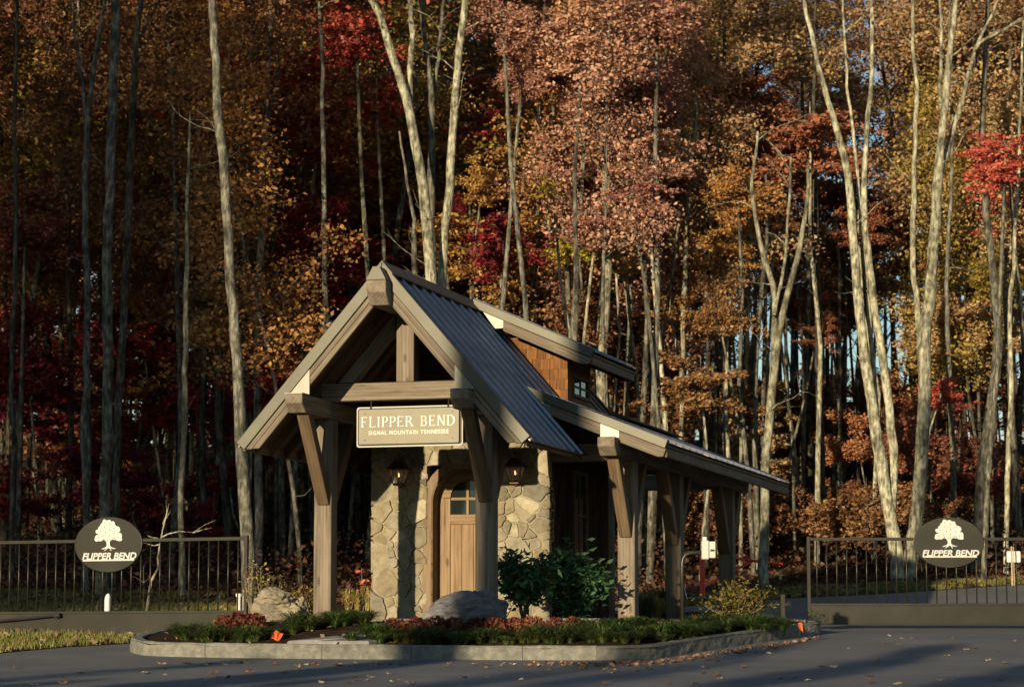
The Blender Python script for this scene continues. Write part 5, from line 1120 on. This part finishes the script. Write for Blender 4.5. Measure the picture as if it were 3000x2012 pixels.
# ---------------------------------------------------------------- far wood beyond the crest, one mass
nr = np.random.default_rng(99); m = MB()
for k in range(270):
    y = nr.uniform(119, 158); x = nr.uniform(-1, 1) * (.2 * y + 12); z = g(x, y); h = nr.uniform(15, 25) * (.6 if .4 < x / (.2 * y) < .8 else 1); r0 = nr.uniform(.07, .2); lx = nr.normal() * .6
    m.tube([(x, y, z - .3), (x + lx * .3, y, z + h * .35), (x + lx, y, z + h * .7), (x + lx * 1.3, y, z + h)], [r0, r0 * .8, r0 * .55, r0 * .15], 5, False)
    for q in range(5):
        f = nr.uniform(.4, .9); a = nr.uniform(0, 6.3); s = nr.uniform(1.5, 3.5); p = Vector((x + lx * f * 1.2, y, z + h * f)); m.tube([p, p + Vector((math.cos(a) * s * .6, math.sin(a) * s * .6, s * .55)), p + Vector((math.cos(a) * s, math.sin(a) * s, s * 1.1))], [r0 * .3, r0 * .2, .01], 3, False)
o = m.build('far_wood_trunks', M['bark'], smooth=True); tag(o, 'mass of grey trunks far off along the crest of the wood', 'woods', kind='stuff')
for nm, kind, n in (('far_wood_foliage', 'tan', 52000), ('far_wood_foliage', 'brown', 52000), ('far_wood_foliage', 'orange', 22000)):
    cy = nr.uniform(117, 160, n // 60); cx = nr.uniform(-1, 1, n // 60) * (.2 * cy + 12); cz = np.array([g(a, b) for a, b in zip(cx, cy)]) + 4 + 20 * nr.random(n // 60) ** .8
    C = np.repeat(np.stack([cx, cy, cz], 1), 60, 0) + nr.normal(size=(n // 60 * 60, 3)) * np.array([1.0, 1.0, .7]); C = C[~((C[:, 0] / (.2 * C[:, 1]) > .42) & (C[:, 0] / (.2 * C[:, 1]) < .8) & (nr.random(len(C)) < .97))]; V, F = leaf_quads(C, .2, rng=nr)
    o = npmesh(nm, V, F, L[kind]); tag(o, 'far mass of ' + kind + ' autumn foliage along the crest', 'woods', kind='stuff')
# low brush at the edge of the wood
C = []
for k in range(190):
    y = 58 + 22 * nr.random() ** 1.3; x = nr.uniform(-1, 1) * (.2 * y + 2)
    if x > 3 and y < 63.5: continue
    if poly_in(road_poly, x, y) : continue
    z = g(x, y); C.append(nr.normal(size=(70, 3)) * np.array([.35, .35, .22]) + np.array([x, y, z + nr.uniform(.25, .9)]))
C = np.concatenate(C); V, F = leaf_quads(C, .11, rng=nr); o = npmesh('brush', V, F, L['litter']); tag(o, 'low tangled brown brush along the edge of the wood', 'brush', kind='stuff')
# leaf litter
pts = []
while len(pts) < 30000:
    y = 56 + 44 * nr.random() ** 1.5; x = nr.uniform(-1, 1) * (.205 * y + 1)
    if not poly_in(road_poly, x, y): pts.append((x, y, g(x, y) + nr.uniform(.02, .09)))
V, F = leaf_quads(np.array(pts), .14, rng=nr); o = npmesh('leaf_litter', V, F, L['litter']); tag(o, 'brown leaf litter strewn over the forest floor', 'leaf litter', kind='stuff')
# ---------------------------------------------------------------- grass on the verges
def blades(P0, h, w, rng, bend=.4):
    n = len(P0); a = rng.uniform(0, 6.28, n); hh = h * rng.uniform(.5, 1.3, n); d = np.stack([np.cos(a), np.sin(a), np.zeros(n)], 1); s = np.stack([-np.sin(a), np.cos(a), np.zeros(n)], 1) * w
    tip = P0 + d * (hh * bend * rng.uniform(.2, 1.5, n))[:, None]; tip[:, 2] += hh
    return np.stack([P0 - s, P0 + s, tip], 1).reshape(-1, 3), np.arange(3 * n).reshape(-1, 3)
def scatter(poly, n, dens=None):
    xs = [p[0] for p in poly]; ys = [p[1] for p in poly]; out = []
    x0, x1, y0, y1 = max(min(xs), -16), min(max(xs), 16), min(ys), max(ys)
    while len(out) < n:
        x, y = nr.uniform(x0, x1), nr.uniform(y0, y1)
        if abs(x) < .2 * y + 1 and poly_in(poly, x, y) and nr.random() < (.35 + .65 * (math.sin(x * 1.7) * math.sin(y * 1.3 + x) > -.3)): out.append((x, y, g(x, y) + .03))
    return np.array(out)
for pl, n, lab in ((vergeL, 42000, 'short yellow-green grass on the verge behind the left gate'), (vergeR, 22000, 'short yellow-green grass on the verge beyond the lane')):
    V, F = blades(scatter(pl, n), .09, .009, nr); o = npmesh('grass', V, F, L['grass']); tag(o, lab, 'grass', kind='stuff')
    V, F = leaf_quads(scatter(pl, n // 20) + np.array([0, 0, .04]), .10, rng=nr); o = npmesh('verge_leaves', V, F, L['fallen']); tag(o, lab.replace('short yellow-green grass', 'dry fallen leaves'), 'leaf litter', kind='stuff')
# ---------------------------------------------------------------- bed planting
def strap_clump(seed, n, h, spread, mat, w=.0085):
    r = random.Random(seed); vs, fs = [], []
    for k in range(n):
        a = r.uniform(0, 6.28); b = r.uniform(0, .05); hh = h * r.uniform(.55, 1.15); sp = spread * r.uniform(.4, 1.2); d = Vector((math.cos(a), math.sin(a), 0)); s = Vector((-d.y, d.x, 0)) * w * r.uniform(.7, 1.3); p = d * b
        prof = [(0, -.03), (.25, .62), (.6, .95), (1.0, .72)] if r.random() < .7 else [(0, -.03), (.15, .6), (.4, 1.0), (.7, 1.1)]
        base = len(vs)
        for i, (t, z) in enumerate(prof): q = p + d * sp * t + Vector((0, 0, z * hh)); ww = s * (1 if i < 3 else .15); vs += [q - ww, q + ww]
        fs += [(base + 2 * i, base + 2 * i + 1, base + 2 * i + 3, base + 2 * i + 2) for i in range(3)]
    me = bpy.data.meshes.new('clump'); me.from_pydata([tuple(v) for v in vs], [], fs); me.update(); return me
STR = [strap_clump(i, 190, .165, .30, None, .0048) for i in range(5)]
rp_ = random.Random(15); lsp = []
for (xa, ya, xb, yb, n) in ((500, 1878, 780, 1880, 9), (500, 1866, 640, 1862, 4), (800, 1862, 900, 1850, 4), (880, 1846, 1000, 1835, 5), (950, 1830, 1075, 1822, 5), (1045, 1880, 1250, 1882, 7), (1070, 1868, 1140, 1868, 3), (1250, 1884, 1560, 1884, 10), (1560, 1883, 1860, 1882, 9), (1650, 1868, 1880, 1864, 7), (1700, 1850, 1960, 1846, 7), (1870, 1880, 2060, 1866, 7), (1960, 1858, 2200, 1846, 8), (2040, 1842, 2160, 1834, 4), (2180, 1850, 2300, 1842, 5)):
    for k in range(int(n * 1.45)): f = (k + .5) / int(n * 1.45); lsp.append((xa + (xb - xa) * f + rp_.uniform(-26, 26), ya + (yb - ya) * f + rp_.uniform(-6, 4)))
for i, (x, y) in enumerate(lsp):
    p = pg(x, y, bed); left = x < 1000
    o = link('grass_clump', STR[rp_.randrange(5)], L['lirio'], None, p, None, (0, 0, rp_.uniform(0, 6.3))); s = rp_.uniform(.62, 1.3); o.scale = (s, s, s * rp_.uniform(.85, 1.15))
    near = 'against the kerb' if y > 1874 else 'in the middle of the bed' if y > 1852 else 'at the back of the bed'; szn = 'large' if s > 1.08 else 'small' if s < .84 else 'mid-sized'
    where = 'beside the stacked boulders' if x < 1000 else 'between walk and grey boulder' if x < 1300 else 'before the evergreens' if x < 1750 else 'before the canopy posts' if x < 2050 else 'near the light post'
    lab = '%s strappy grass clump %s %s' % (szn, near, where); tag(o, lab, 'grass clump', lab.replace('clump', 'clumps'))
TALL = [strap_clump(50 + i, 170, .42, .2, None, .005) for i in range(2)]
for k, (x, y) in enumerate(((1040, 1812), (1070, 1808), (1012, 1806))):
    o = link('ornamental_grass', TALL[k % 2], L['dry'], None, pg(x, y, bed) + Vector((0, .9, 0)), None, (0, 0, k)); o.location.z = bed(o.location.x, o.location.y); tag(o, 'fine olive ornamental grass clump against the foot of the stone wall', 'grass clump', 'ornamental grass by the wall')
for k, (x, y) in enumerate(((1890, 1812), (1925, 1806), (1955, 1812), (1905, 1800))):
    p = pg(1915, 1826, bed); o = link('ornamental_grass', TALL[k % 2], L['dry'] if k % 2 else L['lirio'], None, Vector((at(x, y, 50.2).x, 50.2 + .3 * k, 0)), (1.5, 1.5, 1.1), (0, 0, k)); o.location.z = bed(o.location.x, o.location.y); tag(o, 'sunlit pale grass clump seen between the canopy posts', 'grass clump', 'grass clumps beyond the canopy posts')
def shrub(name, px_, py_, D, w, h, lm, lab, cat, seed, nstem, nleaf, lsize, asp=.62, stem_c='twig', leaves_from=.35, group=None, surf=bed, cluster=None, droop=.2):
    b = at(px_, py_, D); b.z = surf(b.x, b.y); r = random.Random(seed); q = np.random.default_rng(seed); t = empty(name, b); tag(t, lab, cat, group); m = MB(); tips = []
    for k in range(nstem):
        a = k * 2.4 + r.uniform(-.4, .4); f = math.sqrt(r.random()); tip = Vector((math.cos(a) * w * f, math.sin(a) * w * f, h * (1 - .35 * f * f) * r.uniform(.75, 1.05)))
        pts = [Vector((0, 0, -.05)), Vector((tip.x * .25, tip.y * .25, tip.z * .3)), Vector((tip.x * .7, tip.y * .7, tip.z * .65)), tip]; m.tube(pts, [.014, .011, .008, .004], 5, False)
        for z in np.linspace(leaves_from, 1, 5): i = min(2, int(z * 3)); tips.append(pts[i].lerp(pts[i + 1], z * 3 - i))
        for j in range(3):
            p = pts[2].lerp(tip, r.random()); e = p + Vector((r.gauss(0, .35), r.gauss(0, .35), r.uniform(.1, .5))) * w * .6; m.tube([p, p.lerp(e, .5) + Vector((0, 0, .02)), e], [.006, .005, .003], 4, False); tips.append(e)
    m.build('stems', M[stem_c], t)
    if nleaf:
        per = max(1, nleaf // len(tips))
        C = np.concatenate([q.normal(size=(per, 3)) * (cluster or lsize * .9) + np.array(c) for c in tips]); V, F = leaf_quads(C, lsize, rng=q, aspect=asp, droop=droop); npmesh('foliage', V, F, L[lm], t)
    return t
shrub('rhododendron', 1532, 1822, 39.9, .47, 1.0, 'rhodo', 'dark evergreen shrub with bare forked stems before the right of the stone wall', 'shrub', 3, 15, 1700, .135, .36, leaves_from=.55, cluster=.10)
shrub('rhododendron', 1668, 1826, 41.0, .46, 1.05, 'rhodo', 'denser evergreen shrub against the bark-clad side wall', 'shrub', 6, 20, 2300, .135, .36, leaves_from=.35, cluster=.10)
shrub('leafy_shrub', 2165, 1826, 43.2, .62, .56, 'shrub', 'loose olive-brown shrub round the foot of the farthest canopy post', 'shrub', 9, 22, 2300, .05, .55, leaves_from=.3, cluster=.075)
shrub('bare_shrub', 775, 1800, 40.9, .34, .85, 'yellow', 'twiggy shrub with few yellow leaves behind the stacked boulders', 'shrub', 12, 14, 130, .055, .6, leaves_from=.6, cluster=.05)
shrub('bare_shrub', 735, 1815, 40.0, .2, .95, 'tan', 'nearly bare brown-twigged shrub at the end of the left gate', 'shrub', 15, 9, 60, .05, .6, leaves_from=.7, cluster=.05)
shrub('leafy_shrub', 905, 1815, 42.2, .35, .62, 'olive', 'dim olive shrub behind the left front post', 'shrub', 18, 14, 900, .05, .5, leaves_from=.3, cluster=.08)
shrub('sapling', 1017, 1790, 42.6, .14, .58, 'orange', 'tiny sapling with orange star-shaped leaves beside the stone wall', 'sapling', 21, 4, 60, .075, .35, leaves_from=.8, cluster=.06)
shrub('sapling', 1066, 1790, 42.9, .13, 1.05, 'red', 'thin sapling with pinkish red leaves at its tip beside the stone wall', 'sapling', 24, 2, 34, .075, .8, leaves_from=.85, cluster=.07)
mums = [(660, 1842, .18), (700, 1838, .2), (745, 1840, .19), (1160, 1856, .2), (1215, 1858, .21), (1275, 1856, .22), (1330, 1852, .2), (1395, 1852, .18), (1450, 1856, .2), (1510, 1850, .18), (1560, 1852, .2), (1630, 1852, .19), (1680, 1848, .17)]
for k, (x, y, w) in enumerate(mums):
    p = pg(x, y, bed); q = np.random.default_rng(400 + k); t = empty('mum_plant', p)
    tag(t, 'faded red mum plant in the bed ' + ('before the stacked boulders' if x < 1000 else 'along the grey boulder and evergreens'), 'flowers', 'faded mums before the boulders' if x < 1000 else 'faded mums before the shrubs')
    a = q.uniform(0, 6.28, 420); c = q.uniform(0, 1, 420); rad = np.sqrt(1 - c * c) * w; C = np.stack([np.cos(a) * rad, np.sin(a) * rad, c * w * 1.05 + .02], 1) * q.uniform(.82, 1.06, (420, 1))
    V, F = leaf_quads(C, .042, rng=q, aspect=.9); npmesh('flowers', V, F, L['mum'], t)
    C = np.stack([np.cos(a) * rad, np.sin(a) * rad, c * w * .9], 1) * q.uniform(.3, .88, (420, 1)); V, F = leaf_quads(C[:260], .05, rng=q); npmesh('foliage', V, F, L['shrub'], t)
# bare sapling behind the left gate
def bent(name, lab, D, path, w0, kids, mat):
    b = at(*path[0], D); b.z = g(b.x, b.y); t = empty(name, b); P_ = [at(x, y, D) - b for x, y in path]; P_[0] = Vector((P_[0].x, 0, -.05)); n = len(P_); m = MB(); m.tube(P_, [w0 * (1 - .8 * i / (n - 1)) for i in range(n)], 6)
    m.build('stem', mat, t, smooth=True); m = MB()
    for k in kids: Q = [at(x, y, D) - b for x, y in k]; m.tube(Q, [w0 * .45 * (1 - .8 * i / (len(Q) - 1)) for i in range(len(Q))], 4, False)
    m.build('twigs', mat, t); tag(t, lab, 'sapling'); return t
cv = lambda L_: [(x * .385, 1440 + y * .385) for x, y in L_]
bent('bare_sapling', 'crooked bare pale sapling standing behind the pickets of the left gate', 47.5, cv([(1100, 830), (1150, 680), (1205, 580), (1200, 500), (1222, 380), (1240, 280), (1265, 190), (1285, 90)]), .03, [cv(k) for k in ([(1222, 350), (1280, 320), (1370, 300), (1470, 310), (1560, 250), (1640, 215)], [(1470, 310), (1560, 285), (1610, 275)], [(1240, 250), (1270, 160), (1262, 60)], [(1215, 400), (1170, 410), (1100, 390)], [(1200, 355), (1150, 345), (1120, 330)], [(1265, 200), (1300, 140)])], M['bark2'])
bent('bare_sapling', 'dead thin weed stalk with a few brown leaves behind the left gate', 46.5, cv([(1090, 790), (1095, 690), (1090, 600), (1100, 545)]), .01, [cv(k) for k in ([(1092, 690), (1040, 655), (1010, 640)], [(1095, 690), (1140, 655)])], M['twig'])
# ---------------------------------------------------------------- fallen leaves
def fallen_mesh(seed):
    r = random.Random(seed); n = 11; ring = []
    for k in range(n):
        a = 2 * math.pi * k / n; rr_ = (.5 if k % 2 else .32) * r.uniform(.8, 1.2); ring.append((rr_ * math.cos(a) * 1.35, rr_ * math.sin(a), .16 * abs(math.sin(a * 1.5 + r.random())) + r.uniform(0, .16)))
    me = bpy.data.meshes.new('fallen_leaf'); me.from_pydata(ring + [(0, 0, .02)], [], [(k, (k + 1) % n, n) for k in range(n)]); me.update(); return me
FL = [fallen_mesh(i) for i in range(6)]; rl = random.Random(64); cnt = 0
fmats = [leafmat('fallen_tan', (.26, .18, .11), (.26, .18, .11), (.28, .19, .12), .1), leafmat('fallen_brown', (.10, .06, .04), (.11, .065, .042), (.10, .06, .04), .1), leafmat('fallen_orange', (.20, .095, .045), (.21, .10, .05), (.20, .095, .045), .1), leafmat('fallen_pale', (.34, .28, .20), (.35, .285, .2), (.34, .28, .2), .1)]
def drop(x, y):
    p = pg(x, y, rg)
    o = link('fallen_leaf', FL[rl.randrange(6)], rl.choice(fmats), None, p + Vector((0, 0, .006))); s = rl.uniform(.06, .12); o.scale = (s, s, s); o.rotation_euler = (rl.uniform(-.25, .25), rl.uniform(-.25, .25), rl.uniform(0, 6.3))
    return o
for k in range(62): tag(drop(rl.uniform(20, 2980), rl.uniform(1948, 2008)), 'dry curled leaf lying on the open asphalt', 'leaf', 'single leaves on the asphalt')
for k in range(18): tag(drop(rl.uniform(2420, 2980), rl.uniform(1862, 1945)), 'dry curled leaf lying on the asphalt before the right gate', 'leaf', 'leaves before the right gate')
for k in range(30): tag(drop(rl.uniform(430, 1560), rl.uniform(1941, 1952)), 'dry curled leaf lying close under the long straight kerb', 'leaf', 'leaves under the straight kerb')
for k in range(60):
    f = rl.random(); x = 1600 + 720 * f; yb = 1942 if x < 1900 else 1942 - (x - 1900) * .152; tag(drop(x + rl.uniform(-10, 30), yb + abs(rl.gauss(0, 9)) + 1), 'dry leaf caught in the drift along the curving kerb', 'leaf', 'leaves drifted along the curving kerb')
pts = []
for k in range(420):
    x = rl.uniform(1560, 2400); yb = 1941 if x < 1900 else 1941 - (x - 1900) * .152; p = pg(x, yb + abs(rl.gauss(0, 5)), rg); pts.append((p.x, p.y, p.z + rl.uniform(.008, .03)))
V, F = leaf_quads(np.array(pts), .06, rng=nr); o = npmesh('leaf_drift', V, F, L['fallen']); tag(o, 'drift of crumbled leaf bits along the curving kerb', 'leaf litter', kind='stuff')
pts = []
for k in range(900):
    x, y = nr.uniform(-5.2, 4.8), nr.uniform(36.8, 47)
    if poly_in(isl, x, y) and seg_dist(x, y) > .2: pts.append((x, y, bed(x, y) + nr.uniform(.01, .03)))
V, F = leaf_quads(np.array(pts), .07, rng=nr); o = npmesh('bed_leaves', V, F, L['fallen']); tag(o, 'dry fallen leaves scattered over the soil of the bed', 'leaf litter', kind='stuff')
